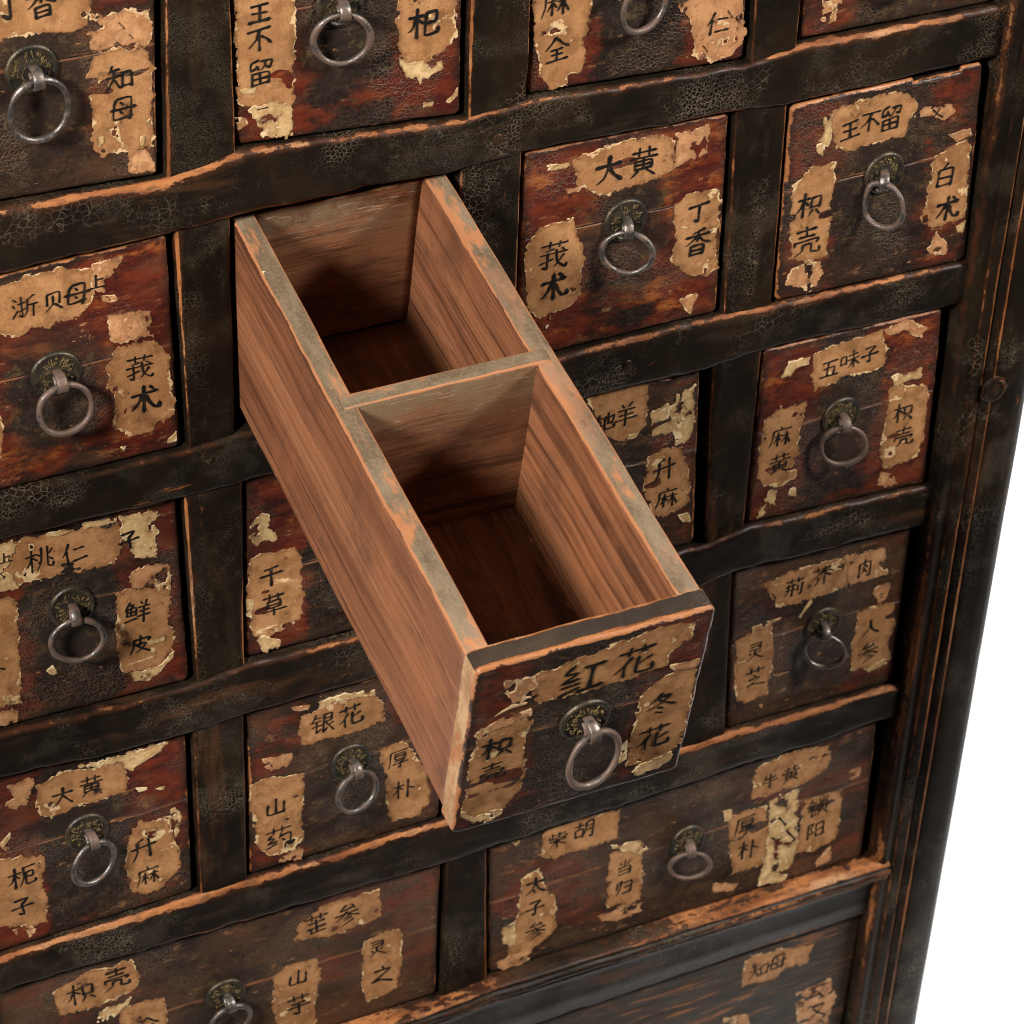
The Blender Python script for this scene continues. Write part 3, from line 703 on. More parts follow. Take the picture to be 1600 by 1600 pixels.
 'D2': dict(c=[-0.0752, 0.2718], red=0.8, ring=(-4.9, 3.6, -18, 17), q=[[-75.8, 77.7], [71.6, 75.4], [79.3, -80.0], [-75.1, -73.1]],
  labels=[
   ('t', [(-34.9,65.1),(-14.1,67.5),(20.9,67.9),(27.6,52.2),(27.6,41.2),(17.5,36),(-4.4,38.5),(-31,31.4),(-34.2,46.3)], [('五',-20.1,48.1,16.2),('味',-3.8,51.7,16.3),('子',13,52,15.1)]),
   ('p', [(20.7,69.5),(43.4,72.4),(59.6,62.1),(55.2,54.6),(41.4,64.3),(29.1,64.3)], []),
   ('c', [(-55.6,62.7),(-37.6,61.9),(-38.5,56.8),(-45.8,55.6),(-52.9,51.2),(-58.8,51.2)], []),
   ('t', [(34,17.4),(51.4,16),(68.9,9.8),(70.5,-6.9),(70.2,-26.4),(71.7,-36.7),(67.5,-52.2),(55.1,-55.4),(39.2,-55.9),(34.2,-42.9),(34.3,-19.9),(34.8,-0.5)], [('枳',49.2,-7.6,18.7),('壳',52.4,-30.6,18.9)]),
   ('c', [(35.8,26.4),(53,26.7),(60.7,27.9),(60.2,20),(47.9,18.5),(38.6,17.7)], []),
   ('p', [(36.3,-58.4),(46.5,-63),(53.6,-73.4),(43.2,-73.8),(35.5,-69.9)], []),
   ('t', [(-70.2,16.7),(-57.4,24.3),(-35.5,24.7),(-37.6,9.4),(-39.6,0.4),(-37.4,-26.1),(-37.9,-42.3),(-49.9,-45.4),(-63.9,-43),(-69.5,-33.2),(-70.5,-8.7)], [('麻',-54.7,-1.1,18.7),('黄',-52.8,-25,19.3)]),
   ('c', [(-58.8,-47.8),(-53.3,-49.4),(-53.4,-62.5),(-61.3,-68.5),(-68,-70.7),(-62.3,-58.3)], []),
   ('c', [(-42.3,-50.9),(-36.2,-50.2),(-36,-58.5),(-42.5,-55.8)], []),
  ]),
 'D3': dict(c=[-0.0752, 0.0763], red=0.22, ring=(4.1, 3.0, -30, 15.5), q=[[-80.6, 80.1], [74.4, 74.5], [78.5, -79.0], [-72.3, -75.6]],
  labels=[
   ('t', [(-52.3,58.2),(-29.8,63.8),(-3.2,64.7),(18.7,63.5),(21.9,51.6),(22.6,33.1),(7.4,32.3),(-29.4,31),(-38.1,33.7),(-45.9,45.3)], [('荆',-25.5,48,17.2),('芥',-2.5,51.8,18.2),('丶',-42.5,44.3,8.1)]),
   ('p', [(18,62.8),(33.9,63.4),(53.1,60.3),(53.1,47.5),(57.3,35.2),(37.8,33.9),(22.4,34)], [('肉',36.1,47.3,17.6)]),
   ('p', [(47.8,23.4),(62.1,25.4),(61.4,11.6),(55,8),(46.7,18.1)], []),
   ('t', [(-74,12.1),(-60.9,13.4),(-43.1,18.8),(-37,-7.4),(-37.8,-31.7),(-39,-52.3),(-54,-54.9),(-66.2,-50.7),(-70,-21),(-70.7,3.6)], [('灵',-54,-4.6,17.3),('芝',-52.2,-30.7,19.9)]),
   ('t', [(34.7,5.1),(67.7,4),(71,-19.7),(68.2,-38),(72.3,-54.8),(56.8,-57.4),(37.1,-54.7),(34.5,-27),(36.5,-8.6)], [('人',49.4,-14.7,16.8),('参',50,-39.7,20.2)]),
   ('c', [(47.8,-56.4),(66.7,-52.9),(69.1,-57.6),(53.8,-61.2)], []),
   ('p', [(-35.8,-34.3),(-22,-36),(-30.3,-38)], []),
   ('c', [(-19.5,16.7),(-9.3,31.1),(-8.1,27.9),(-16.8,15.9)], []),
   ('p', [(-44.8,-61.9),(-42.3,-60.8),(-41.8,-65.8)], []),
   ('p', [(-59.9,20.5),(-33.4,21.2),(-43.1,18.8),(-57.6,14.2)], []),
  ]),
 'WR': dict(c=[-0.1744, -0.1146], red=0.28, ring=(1.9, 8.0, -20, 16), q=[[-173.9, 68.8], [169.0, 75.2], [173.7, -75.0], [-168.8, -69.0]],
  labels=[
   ('t', [(-126.6,65.5),(-98.2,69.2),(-61.8,64.3),(-62.3,35.4),(-81.6,33.9),(-115.5,35.2),(-130.1,40.8)], [('柴',-115.3,54,16.2),('胡',-92.6,55.6,18.4)]),
   ('t', [(-143.6,22.6),(-129.5,28.9),(-120.8,-1.2),(-114.5,-6.7),(-111.3,-44.2),(-125.5,-53.7),(-139.7,-63.2),(-152,-61.2),(-153,-36.4),(-146.7,-14.8)], [('太',-132.3,12.3,19.7),('子',-131.2,-12,17.2),('参',-130,-36.6,18.7)]),
   ('c', [(-159.5,-24.7),(-148.9,-19.9),(-144.6,-36.8),(-147.8,-46.1),(-157.7,-40.6)], []),
   ('p', [(-161.7,-60.3),(-130.4,-54.8),(-134.6,-68.4),(-156.5,-70.2)], []),
   ('t', [(-68.6,20.1),(-41.7,21.7),(-36.8,-10.1),(-37.1,-40.3),(-61.5,-49),(-66.2,-34.9)], [('当',-53.8,1,16.3),('归',-53.5,-20.1,17)]),
   ('p', [(-73,-44.4),(-51.9,-43.6),(-35.6,-44),(-36.1,-54.6),(-56.1,-55.8),(-71.3,-52.7)], [('小',-50.5,-45.7,8.3)]),
   ('c', [(-66.7,28.2),(-41.9,24.7),(-33.6,12.6),(-43.3,10.4)], []),
   ('t', [(38.4,21.3),(71.9,17.8),(78.3,-17.8),(75.9,-44.5),(47.4,-45.8),(42,-16.2)], [('厚',54,5,20.4),('朴',59.4,-22.8,21.5)]),
   ('c', [(74,23),(100.6,26.7),(101.9,3.7),(90.4,-10.2),(103.6,0),(106.9,-40.9),(99.9,-72.5),(74.5,-68.8),(76.2,-47.7),(79.3,-15.1)], [('丶',89.7,-3.9,14.4),('丶',85.4,-23.5,14.5),('丶',99.6,-22.8,17.5)]),
   ('t', [(57.2,61.6),(84.3,69.4),(124.6,63.9),(127.6,39.2),(109.1,31),(70.6,30.2),(57.7,32)], [('牛',72.8,45.7,15.5),('黄',92,46.1,18.5)]),
   ('t', [(109,10.1),(144.2,10.8),(145.4,-30.8),(144.2,-42.7),(123.9,-50.5),(107.3,-44.2)], [('锁',122,-0.7,21.9),('阳',122.2,-25.2,19.1)]),
   ('p', [(147,30.8),(158.9,29.5),(159,19),(149.9,17.7)], []),
   ('c', [(32.7,27.8),(39.2,26.9),(41.4,17.2),(35.1,16.5)], []),
   ('p', [(29.8,-49.7),(53.9,-59.2),(49.3,-65.2),(30.6,-59.4)], []),
   ('p', [(126.8,-64.1),(139.8,-50.4),(141.8,-66.8),(128.8,-69.6)], []),
   ('c', [(-154.9,66.1),(-147.8,64.9),(-148.7,58)], []),
  ]),
 'WL': dict(c=[-0.5603, -0.1144], red=0.2, ring=(-0.9, 0.7, 5, 17), q=[[-172.7, 77.1], [173.0, 66.6], [172.4, -71.8], [-172.7, -71.8]],
  labels=[
   ('t', [(-130.6,58.6),(-106.5,66.7),(-70.2,65.3),(-64.1,45.9),(-69.1,35.6),(-97.1,28.8),(-126.4,33.7)], [('枳',-110.1,49.3,22.9),('壳',-83.3,52.4,21.9)]),
   ('t', [(57.4,45.5),(75.6,59.9),(104.7,60.7),(123.1,59.7),(123.4,31.4),(102.5,27.2),(80.4,26.7),(54.9,34)], [('苓',71.9,44.3,20.9),('参',96.2,43.9,21.1)]),
   ('t', [(37.6,3.2),(51.1,10.3),(71.8,8.1),(75.4,-9.4),(70.4,-36.5),(71.6,-59),(65.3,-70.5),(40.5,-62.9),(37.2,-28.8)], [('山',57,-4.9,18),('芋',56.8,-33.9,20.9)]),
   ('t', [(110,8.3),(124.9,13.4),(141.2,10),(141.7,-24.1),(138.4,-52.2),(114.3,-55.2),(109.1,-39.8)], [('灵',121.3,-1.1,16.8),('之',125.4,-30.4,19.8)]),
   ('t', [(-81.4,19),(-62.8,20.4),(-47.8,17.2),(-46.3,-7.9),(-50.9,-35.8),(-83.3,-21.4)], [('全',-61.5,-5.4,18.9)]),
   ('c', [(-97.4,22.7),(-81.2,25.1),(-71.7,28.9),(-74.4,22.2),(-86.3,14.8),(-100.3,11.4)], []),
  ]),
 'PN': dict(c=[-0.3631, -0.3786], red=0, q=[[-369.9, 122.6], [372.6, 120.3], [367.1, -121.4], [-369.9, -121.4]],
  labels=[
   ('t', [(259.5,113.6),(289.3,111.1),(325.8,101.1),(322.6,80.9),(300.5,83.5),(290.6,74.3),(258.9,79.4),(258.5,97.7)], [('知',273.7,93,20.8),('母',292.4,95.1,18.4)]),
   ('p', [(317,46.4),(348.2,51.8),(356.5,29.6),(353.7,6.7),(353.4,-13.9),(322.3,-0.3)], [('玄',335.5,41.9,19.1),('又',339.9,16.1,19.3)]),
   ('p', [(244.4,48.8),(269.5,41.4),(271.1,25.4),(245.5,36.5)], []),
  ]),
 'OP': dict(c=[0, 0], red=0.42, ring=(0.9, -68.3, 10, 18), q=[[-71.7, 0], [71.7, 0], [71.7, -144.8], [-71.7, -144.8]],
  labels=[
   ('t', [(-35.7,-16.8),(-16.4,-13.9),(7.8,-9.3),(38.5,-5.4),(58.9,-9.6),(59.1,-22),(48.7,-28.6),(46.7,-40.4),(23,-43.6),(-4.9,-43.3),(-30.1,-42.2),(-33.8,-31.7)], [('红',-6.1,-30.3,28.4),('花',25.6,-27.7,26.7)]),
   ('p', [(-54.9,-14.5),(-35.6,-17.8),(-32.5,-32.2),(-41.6,-39.3),(-51.5,-28.2)], []),
   ('t', [(-63.8,-60.9),(-57.1,-54.6),(-36.3,-52.3),(-33.2,-57.2),(-33.9,-82.7),(-30.6,-99.1),(-33.1,-121),(-41.8,-134.6),(-53.1,-137.4),(-66.5,-131.4),(-66.9,-96.7),(-65.4,-69.4)], [('枳',-52.1,-71.3,21.3),('壳',-52.8,-93.4,17.3)]),
   ('p', [(-65.7,-54.6),(-57.7,-48.9),(-34.6,-45.7),(-32.6,-52),(-44.7,-54.2),(-58.2,-55.9),(-64,-59)], []),
   ('p', [(-55.9,-43.3),(-46.7,-37.2),(-37.9,-39),(-50,-41.2)], []),
   ('c', [(-67.2,-124.3),(-58.7,-133),(-48.6,-131.6),(-41.2,-133.9),(-46.2,-141.5),(-55.3,-140.3),(-66.6,-130.4)], []),
   ('t', [(35.6,-59.6),(49.7,-50.6),(65.8,-46),(68.5,-61.7),(69,-87.9),(68.5,-116.2),(62.6,-129.2),(46.4,-128.2),(35.5,-126.4),(33.9,-107.5),(34.4,-85)], [('冬',49.7,-74.4,20.3),('花',49.2,-104.3,21.5)]),
   ('c', [(43.8,-129),(64.4,-124.2),(64.4,-132),(56,-138.2),(37.8,-137.2)], []),
   ('p', [(49.5,-41.5),(67.7,-42.3),(67.8,-50.5),(53.2,-48.3)], []),
   ('c', [(30.1,-121.2),(30.1,-104),(32.3,-101.1),(33.7,-118.9)], []),
  ]),
}
CHARS = """王 1520 8216/2050 7848/0886 9280/5018 5084
大 1040 9034/5208 5045 3578 1095</5245 6870 9292
黄 1520 8518/3508 3532/6508 6532/0838 9236/2548 2572/2548 7546 7572/2560 7458/2572 7470/5038 5072/3576 1594</6276 8694
丁 1022 9016/5220 5284 3876
香 7008 3018</1028 9024/5012 5048/4828 3046 1058</5230 7048 9256/3062 3094/3062 7060 7094/3078 7076/3092 7090
莪 1016 9014/3506 3526/6506 6526/4830 2236</0846 9242/3040 3090 2084/1072 4862/5630 6470 8890 9280/8252 5288</7230 8238
术 1032 8828/4806 4894/4436 3058 1080</5440 6464 7884 9486 9474/6610 7620
枳 0832 5030/3008 3094/2836 1862 0674</3240 4854/5830 5866/5830 8828 8866/5864 8862/6672 5494</7872 9492
壳 1816 8214/5004 5036/2636 7834/1250 1262/1250 9048 8460/4062 3880 1496</4062 6862 6886 9690 9676
知 3006 1832</2222 5420/0644 5842/3422 3250 2074 0694</3656 5486/6234 6284/6234 9232 9284/6280 9278
母 2812 2030 1686 8080/2812 7810 7480 6894/0452 9648/4224 5036/4058 4870
不 1018 9014/5416 3850 0876</5034 5094/5640 7452 9272
留 4406 2014 1840 4232/3624 4640/5414 9012 8238 7232/6814 6430 5246</2254 2294/2254 7852 7894/2272 7870/2292 7890/5054 5090
杞 0832 5030/3008 3094/2836 1862 0674</3240 4854/5824 8822 8650 5852/5824 5688 9486 9472
枸 0832 5030/3008 3094/2836 1862 0674</3240 4854/6010 5034</5826 9424 9088 8082/6044 6066/6044 7842 7866/6064 7862
麻 5004 5416/1820 9418/1820 1660 0494</2646 5444/4030 4090/3850 2478</4252 5264/5846 9244/7630 7692/7450 5880</7850 9682
全 5006 3026 0848</5210 7230 9446/2850 7248/3068 7066/5050 5088/1090 9088
白 5404 3824</2428 2494/2428 7626 7694/2460 7458/2490 7488
浙 1014 2024/0638 1648/0890 2662/2836 5234/4010 4088 3282/2866 5456/8412 6026</6024 5870 4694</6048 9646/8048 8096
贝 2412 2466/2412 7610 7666/5024 4862 1294</5664 8892
桃 0832 4430/2608 2694/2636 1662 0474</2840 4254/6006 5860 4294</7806 7880 9686 9672/4830 5440/4666 5856/9422 8436/8450 9664
仁 3406 2236 0656</2434 2494/4836 8834/4284 9680
鲜 2604 1426 0638</2216 4014 3228/1630 1662/1630 4828 4862/1646 4644/1660 4658/3030 3060/0684 5274/6606 7020/8804 8022/5830 9628/6048 9446/5668 9866/7630 7698
皮 2026 8822 8236/2026 1864 0494</5006 5050/3050 7446 6070 3292</3654 5874 9292
干 2220 7814/0848 9442/5018 5096
草 1016 9014/3404 3428/6604 6628/2636 2664/2636 7434 7464/2650 7448/2664 7462/0678 9674/5062 5098
羊 3206 4020/7004 6018/1830 8428/2450 7848/0872 9468/5030 5098
地 0834 4030/2412 2478/0484 4668/4440 9230 8866 8060/6812 6866/5424 5486 9688 9670
五 1616 8814/4616 3886/2248 7644 7086/0688 9486
味 0830 0870/0830 3428 3470/0868 3464/4830 9228/4254 9850/7008 7096/6856 5684 4092</7256 9886
子 2214 7610 5038/5036 5492 3884/0656 9650
升 5008 2420</0846 9440/3020 2866 1096</7006 7096
栀 0832 4830/2808 2894/2836 1862 0474</3040 4454/5414 9412/5814 5660 4494</6638 8836 8658 7056/6638 6688 9686 9474
银 2604 1426 0442</2022 4420/1440 4438/0860 4858/2840 2890 4476/5614 8612 8646/5630 8628/5646 8644/5614 5692 7074/9454 7666</6850 9892
花 1018 9014/3404 3430/6604 6630/4036 2660 0678</2856 2896/8846 6062</5838 5888 9490 9472
红 3006 1426 4030 1052 4450/1066 4662/0688 4676/5220 9418/7220 7084/4688 9884
冬 4404 3024 1244</3420 7018 4448 0668</3428 6046 9464/4064 5672/3482 5692
荆 0816 9014/3204 3226/6604 6626/0842 5640/0662 5860/2030 2068 0694</4230 4296/6842 6874/8834 8894 7888
芥 0818 9416/3406 3430/6806 6830/5028 3048 0664</5030 7048 9660/3858 3678 1896</6658 6698
肉 2424 2496/2424 7622 7694 6690/5006 4636 3452</4830 6448/5050 4068 3280</4858 6474
灵 2010 7608 7238/2624 7222/2240 7438/2456 3068/7652 6464</5044 4472 1296</5066 6880 9494
芝 1020 9016/3404 3432/6604 6632/4840 5448/2460 7456 4078 1688</1886 4682 9896
人 5006 4650 0894</5030 6464 9690
参 5004 2826 7222/7010 8028/0646 9442/5036 3456 0668</5446 7456 9668/6252 3668</6866 3480</7478 2698<
山 5010 5084/1836 1686 8484/8434 8490
药 0816 9414/3404 3428/6604 6628/2832 1246 3848 1066 4264/0684 4472/6234 5256</5846 9444 9094 7888/6260 7272
厚 1810 9408/1810 1650 0494</3624 3650/3624 8222 8250/3636 8234/3650 8248/3460 8258 6270/2676 9674/6068 6098 4894
朴 0832 4830/2808 2894/2836 1862 0674</3240 4854/6808 6896/7042 9456
牛 2810 1440</2232 8030/0656 9652/5006 5098
锁 2604 1426 0442</2022 4420/1440 4438/0860 4858/2840 2890 4476/7206 7226/5612 6026/9010 8226/5832 5872/5832 8830 8872/7242 7060 4896</7668 9690
阳 1814 1896/1814 4012 2840 4264 2466/5620 5690/5620 9018 9090/5654 8852/5688 8886
柴 2408 2442/2422 4420/0826 1046 4440/6008 5838 9440 9430/8816 6226/0858 9454/5046 5098/4660 3078 0692</5460 7278 9690
胡 0826 4824/2806 2844/1246 1284/1246 4444 4484/1282 4480/6012 5860 4694</6012 9210 9094 7890/6034 9032/6056 9054
太 1036 9032/5008 5040 3472 0894</5240 6872 9692/4474 5286
当 5006 5042/2414 3432/7812 6430/1648 8046 8094/2068 7866/1490 8290
归 1818 1660/3608 3460 1696</5024 9022 8890/5454 8852/4890 9088
苓 0818 9416/3404 3430/6604 6630/2044 8040/5030 5066/1668 8464/3070 2890/3090 8488/5066 5090
芋 0818 9416/3404 3430/6604 6630/2644 7642/0862 9460/5044 5296 3688
之 5006 5820/1830 8228 4860 1284/1484 4880 9896
又 1616 8014 5060 1294</2830 5864 9492
玄 5004 5416/1022 9020/4624 2644 5646 2078 7476/6662 8488
卜 5006 5096/5440 8858
上 4010 4086/4442 8040/0888 9684
小 5008 5092 3682/2836 1064</7434 9262
门 7806 7890 5678/4010 3060 1090<
丶 2010 7080 6090
一 0850 9444"""

# ------------------------------------------------------------------ setting: white studio sweep
FLOOR_Z = -0.72
mb = MB(); prof = [(-0.25, FLOOR_Z)]
for k in range(13):
    t = R(90 * k / 12)
    prof.append((2.6 + 0.9 * math.sin(t), FLOOR_Z + 0.9 - 0.9 * math.cos(t)))
prof.append((3.5, 3.4))
for y, z in prof:
    mb.add((-4.5, y, z)); mb.add((5.5, y, z))
for k in range(len(prof) - 1):
    mb.face((2 * k, 2 * k + 1, 2 * k + 3, 2 * k + 2))
bd = mb.build('backdrop', M['white'])
bd['kind'] = 'structure'
bd['label'] = 'plain seamless white studio backdrop behind and under the cabinet'

# ------------------------------------------------------------------ the cabinet carcass
cab = thing('apothecary_cabinet', 'large black lacquered wooden cabinet frame with crackled rails and orange worn edges', 'cabinet', (0, 0, FLOOR_Z))
def cz(z): return z - FLOOR_Z        # parts are modelled in the cabinet's frame, origin on the floor

def corner(k, i):
    d = DRAWERS[k]; q = d['q'][i]
    return d['c'][0] + q[0] / 1e3, d['c'][1] + q[1] / 1e3

ROWS = [['A0', 'B0', 'C0', 'D0'], ['A1', 'B1', 'C1', 'D1'], ['A2', 'B2', 'C2', 'D2'], ['A3', 'B3', 'C3', 'D3'], ['WL', 'WR'], ['PN']]
DRAWERS['D1']['chip'] = (16, 54, 3.2)
DRAWERS['B1'] = dict(c=[-0.4665, 0.4662], q=[[-74.2, 77.8], [72.0, 77.8], [72.0, -76.7], [-74.2, -76.7]])
XL, XR = -0.742, 0.008           # inner faces of the two corner posts
def knots(row, lo, hi, dz):
    xs, zs = [], []
    for k in ROWS[row]:
        for i in (lo, hi):
            x, z = corner(k, i); xs.append(x); zs.append(z + dz)
    return xs, zs

def make_rail(row, top_k, bot_k, seed, y0=-0.003, y1=0.034):
    xs = np.arange(XL - 0.012, XR + 0.010, 0.0035)
    zt = np.interp(xs, *top_k); zb = np.interp(xs, *bot_k)
    s = seed * 31
    zt = zt + 0.0009 * fnoise(xs * 26, 0 * xs, s, 3); zb = zb + 0.0013 * fnoise(xs * 22, 0 * xs, s + 3, 3)
    prof = rr_profile(y0, y1, 0, 1, 0.0, 0.05, [(0, 1)] * 4)
    # real profile: rounded front corners, worn; b runs 0..1 between the two edge lines
    H = float(np.mean(zt - zb))
    prof = rr_profile(y0, y1, 0.0, H, 0.0040, 0.0035, [(0.70, 0.0015), (0.2, 0.004), (0.60, 0.02), (0.66, 0.0048)])
    def place(a, b, t):
        i = int(round((t - xs[0]) / 0.0035)); i = min(max(i, 0), len(xs) - 1)
        z = zb[i] + (zt[i] - zb[i]) * b / H
        o = 0 * b
        dy = 0.0007 * fnoise(t * 20 + o, b * 45, s + 7, 3) + 0.0008 * vnoise(t * 90 + o, b * 60, s + 11) * np.where((b > H - 0.006) | (b < 0.004), 1, 0.25)
        dz = 0.0006 * vnoise(t * 120 + o, a * 90, s + 13)
        return (t, a + dy, cz(z) + dz)
    return loft('rail', prof, xs, place, M['rail'], cab)

for r in range(4):
    dz_b = 0.0022
    make_rail(r, knots(r, 3, 2, -0.0016), knots(r + 1, 0, 1, dz_b), r + 1)
# rail over the top row, out of the picture
make_rail(0, ([XL, XR], [0.790, 0.790]), ([XL, XR], [0.7395, 0.7395]), 9)

# waist rail with its projecting moulding under the two wide drawers
xs = np.arange(XL - 0.012, XR + 0.013, 0.004)
zt = np.interp(xs, *knots(4, 3, 2, -0.0016)) + 0.0006 * fnoise(xs * 20, 0 * xs, 77, 2)
zb = np.interp(xs, [XL, 0.004], [-0.2545, -0.2545])
mp = [(0.03, 0, .2), (0.012, 0, .40), (0.004, 0.0003, .50), (-0.004, 0.0, .54), (-0.0095, -0.0006, .60), (-0.0118, -0.0018, .62), (-0.0122, -0.0034, .40), (-0.0108, -0.0044, .12), (-0.0112, -0.0054, .05),
      (-0.0132, -0.0062, .45), (-0.0143, -0.0080, .48), (-0.0143, -0.0102, .30), (-0.0132, -0.0122, .10), (-0.0108, -0.0138, .30), (-0.0100, -0.0150, .58), (-0.0112, -0.0162, .62), (-0.0108, -0.0180, .3), (-0.0050, -0.0198, .06), (-0.0030, -0.030, .02), (-0.0028, -0.045, .02), (-0.0022, -0.0600, .42), (0.002, -0.0625, .6), (0.03, -0.0625, .1)]
def place_waist(a, b, t):
    i = int(round((t - xs[0]) / 0.004)); i = min(max(i, 0), len(xs) - 1)
    z = np.where(b > -0.02, zt[i] + b, zt[i] - 0.02 + (b + 0.02) / (-0.0425) * (zb[i] - (zt[i] - 0.02)))
    return (t, a + 0.0012 * fnoise(t * 34 + 0 * b, b * 90, 5, 3), cz(z) + 0.0010 * fnoise(t * 40 + 0 * a, a * 120, 8, 3))
loft('waist_moulding', [(a, b, w) for a, b, w in mp], xs, place_waist, M['rail'], cab)

# dividers between the columns
GAPL, GAPR = 0.0032, 0.0030
def make_divider(left, right, rtop, seed, gl=GAPL, gr=GAPR, bot=None):
    x0t, zt0 = corner(left, 1); x0b, zb0 = corner(left, 2)
    x1t, zt1 = corner(right, 0); x1b, zb1 = corner(right, 3)
    z1 = max(zt0, zt1) + 0.012; z0 = (min(zb0, zb1) if bot is None else bot) - 0.012
    s = 500 + seed * 13
    zs = np.arange(z0, z1, 0.004)
    prof = rr_profile(0.0025, 0.034, 0.0, 1.0, 0.0, 1, [(0, 1)] * 4)
    W = 0.5 * ((x1t - gr - x0t - gl) + (x1b - gr - x0b - gl))
    prof = rr_profile(-0.0005, 0.034, 0.0, W, 0.0022, 0.0035, [(0.68, 0.0015), (0.55, 0.03), (0.3, 0.02), (0.64, 0.0014)])
    def place(a, b, t):
        f = (t - zb0) / (zt0 - zb0); f2 = (t - zb1) / (zt1 - zb1)
        l = x0b + (x0t - x0b) * f + gl + 0.0006 * float(fnoise(t * 26, 0, s, 3)); r_ = x1b + (x1t - x1b) * f2 - gr + 0.0006 * float(fnoise(t * 26, 5, s, 3))
        return (l + (r_ - l) * b / W, a + 0.0006 * fnoise(t * 24 + 0 * b, b * 50, s + 4, 3), cz(t))
    return loft('divider', prof, zs, place, M['post'], cab)
n = 0
for r in range(4):
    for a, b in zip(ROWS[r][:-1], ROWS[r][1:]):
        n += 1
        make_divider(a, b, r, n, gl=0.0045 if a[0] == 'A' else 0.0075 if a == 'C2' else 0.0042)
make_divider('WL', 'WR', 4, n + 1)

# corner posts: inner reveal, grooved moulding, broad outer band
def make_post(mirror, seed):
    zs = np.arange(0.0, cz(0.82), 0.006)
    pr = [(0.004, 0.05, .2), (0.0085, 0.03, .3), (0.0088, 0.012, .30), (0.0090, 0.000, .32), (0.0096, -0.0075, .52), (0.0112, -0.0100, .42), (0.0135, -0.0106, .2),
          (0.0180, -0.0085, .02), (0.0215, -0.0078, .25), (0.0228, -0.0098, .62), (0.0245, -0.0108, .25), (0.0290, -0.0108, .05), (0.0318, -0.0112, .78), (0.0330, -0.0098, .3), (0.0342, -0.0098, .2), (0.0352, -0.0118, .3),
          (0.0385, -0.0135, .35), (0.0405, -0.0138, .86), (0.0418, -0.0120, .74), (0.0428, -0.0128, .3), (0.0450, -0.0134, .05), (0.0520, -0.0134, .0), (0.0600, -0.0132, .0), (0.0680, -0.0126, .02), (0.0735, -0.0108, .15),
          (0.0765, -0.0080, .40), (0.0778, -0.0040, .42), (0.0780, 0.004, .2), (0.0780, 0.06, .1), (0.004, 0.06, .1)]
    def place(a, b, t):
        x = a + 0.0009 * fnoise(t * 7 + 0 * b, b * 30, seed, 3)
        y = b + 0.0006 * fnoise(t * 12 + 0 * a, a * 60, seed + 3, 3)
        return ((XL + XR - x) if mirror else x, y, t)
    return loft('corner_post', pr, zs, place, M['post'], cab)
make_post(False, 900); make_post(True, 950)

def disc_bump(name, loc, rad, h, mat, parent, seed=1):
    mb = MB(); pr = [(0, -h), (0.45, -h * 0.8), (0.55, -h * 0.35), (0.68, -h * 0.95), (0.85, -h * 0.8), (1.0, 0.0005)]
    wr = [.45, .30, .1, .50, .30, .55]
    rows = []
    for (q, y), w in zip(pr, wr):
        rows.append([mb.add((loc[0] + rad * q * math.cos(2 * math.pi * k / 22) * (1 + .1 * math.sin(2 * k + seed)), loc[1] + y, loc[2] + rad * q * math.sin(2 * math.pi * k / 22)), wear=w) for k in range(22)])
    for i in range(len(rows) - 1):
        for k in range(22):
            mb.face((rows[i][k], rows[i][(k + 1) % 22], rows[i + 1][(k + 1) % 22], rows[i + 1][k]))
    return mb.build(name, mat, parent)
disc_bump('wood_knot', (0.0425, -0.0134, cz(0.2745)), 0.0115, 0.0014, M['post'], cab, 2)
for x, z in ((-0.5585, 0.3655), (-0.3665, 0.5635), (-0.262, 0.3685)):
    disc_bump('peg', (x, -0.0030, cz(z)), 0.0036, 0.0007, M['rail'], cab, 4)

# inside of the carcass, seen only through the gaps
board('side_panel', 0.074, 0.079, 0.06, 0.46, 0.06, cz(0.82), 'z', M['post'], cab, step=0.1)
board('side_panel', XL + XR - 0.079, XL + XR - 0.074, 0.06, 0.46, 0.06, cz(0.82), 'z', M['post'], cab, step=0.1)
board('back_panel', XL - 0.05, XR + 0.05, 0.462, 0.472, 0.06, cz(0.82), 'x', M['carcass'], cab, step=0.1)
board('top_board', XL - 0.09, XR + 0.09, -0.03, 0.48, cz(0.8205), cz(0.845), 'x', M['rail'], cab, step=0.05, r=0.004)
for z in (0.564, 0.368, 0.174, -0.024, -0.225):
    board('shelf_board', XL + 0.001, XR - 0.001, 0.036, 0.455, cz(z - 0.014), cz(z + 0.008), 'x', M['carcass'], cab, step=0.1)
for x in (-0.560, -0.367, -0.172):
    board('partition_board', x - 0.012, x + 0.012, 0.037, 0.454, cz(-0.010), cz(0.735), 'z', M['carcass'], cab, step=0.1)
board('lower_rail', XL - 0.004, XR - 0.001, 0.0, 0.034, cz(-0.560), cz(-0.505), 'x', M['rail'], cab, r=0.004)
for x in (0.0430, XL + XR - 0.0430):
    board('foot', x - 0.033, x + 0.033, 0.40, 0.455, 0.001, 0.4, 'z', M['post'], cab, step=0.1)

# ------------------------------------------------------------------ brush characters
def parse_chars():
    out = {}
    for line in CHARS.strip().split('\n'):
        ch, code = line.split(' ', 1)
        st = []
        for s in code.split('/'):
            taper = s.endswith('<'); s = s.rstrip('<').split()
            st.append(([(int(p[:2]) / 100 - 0.5, 0.5 - int(p[2:]) / 100) for p in s], taper))
        out[ch] = st
    return out
GLYPH = parse_chars()

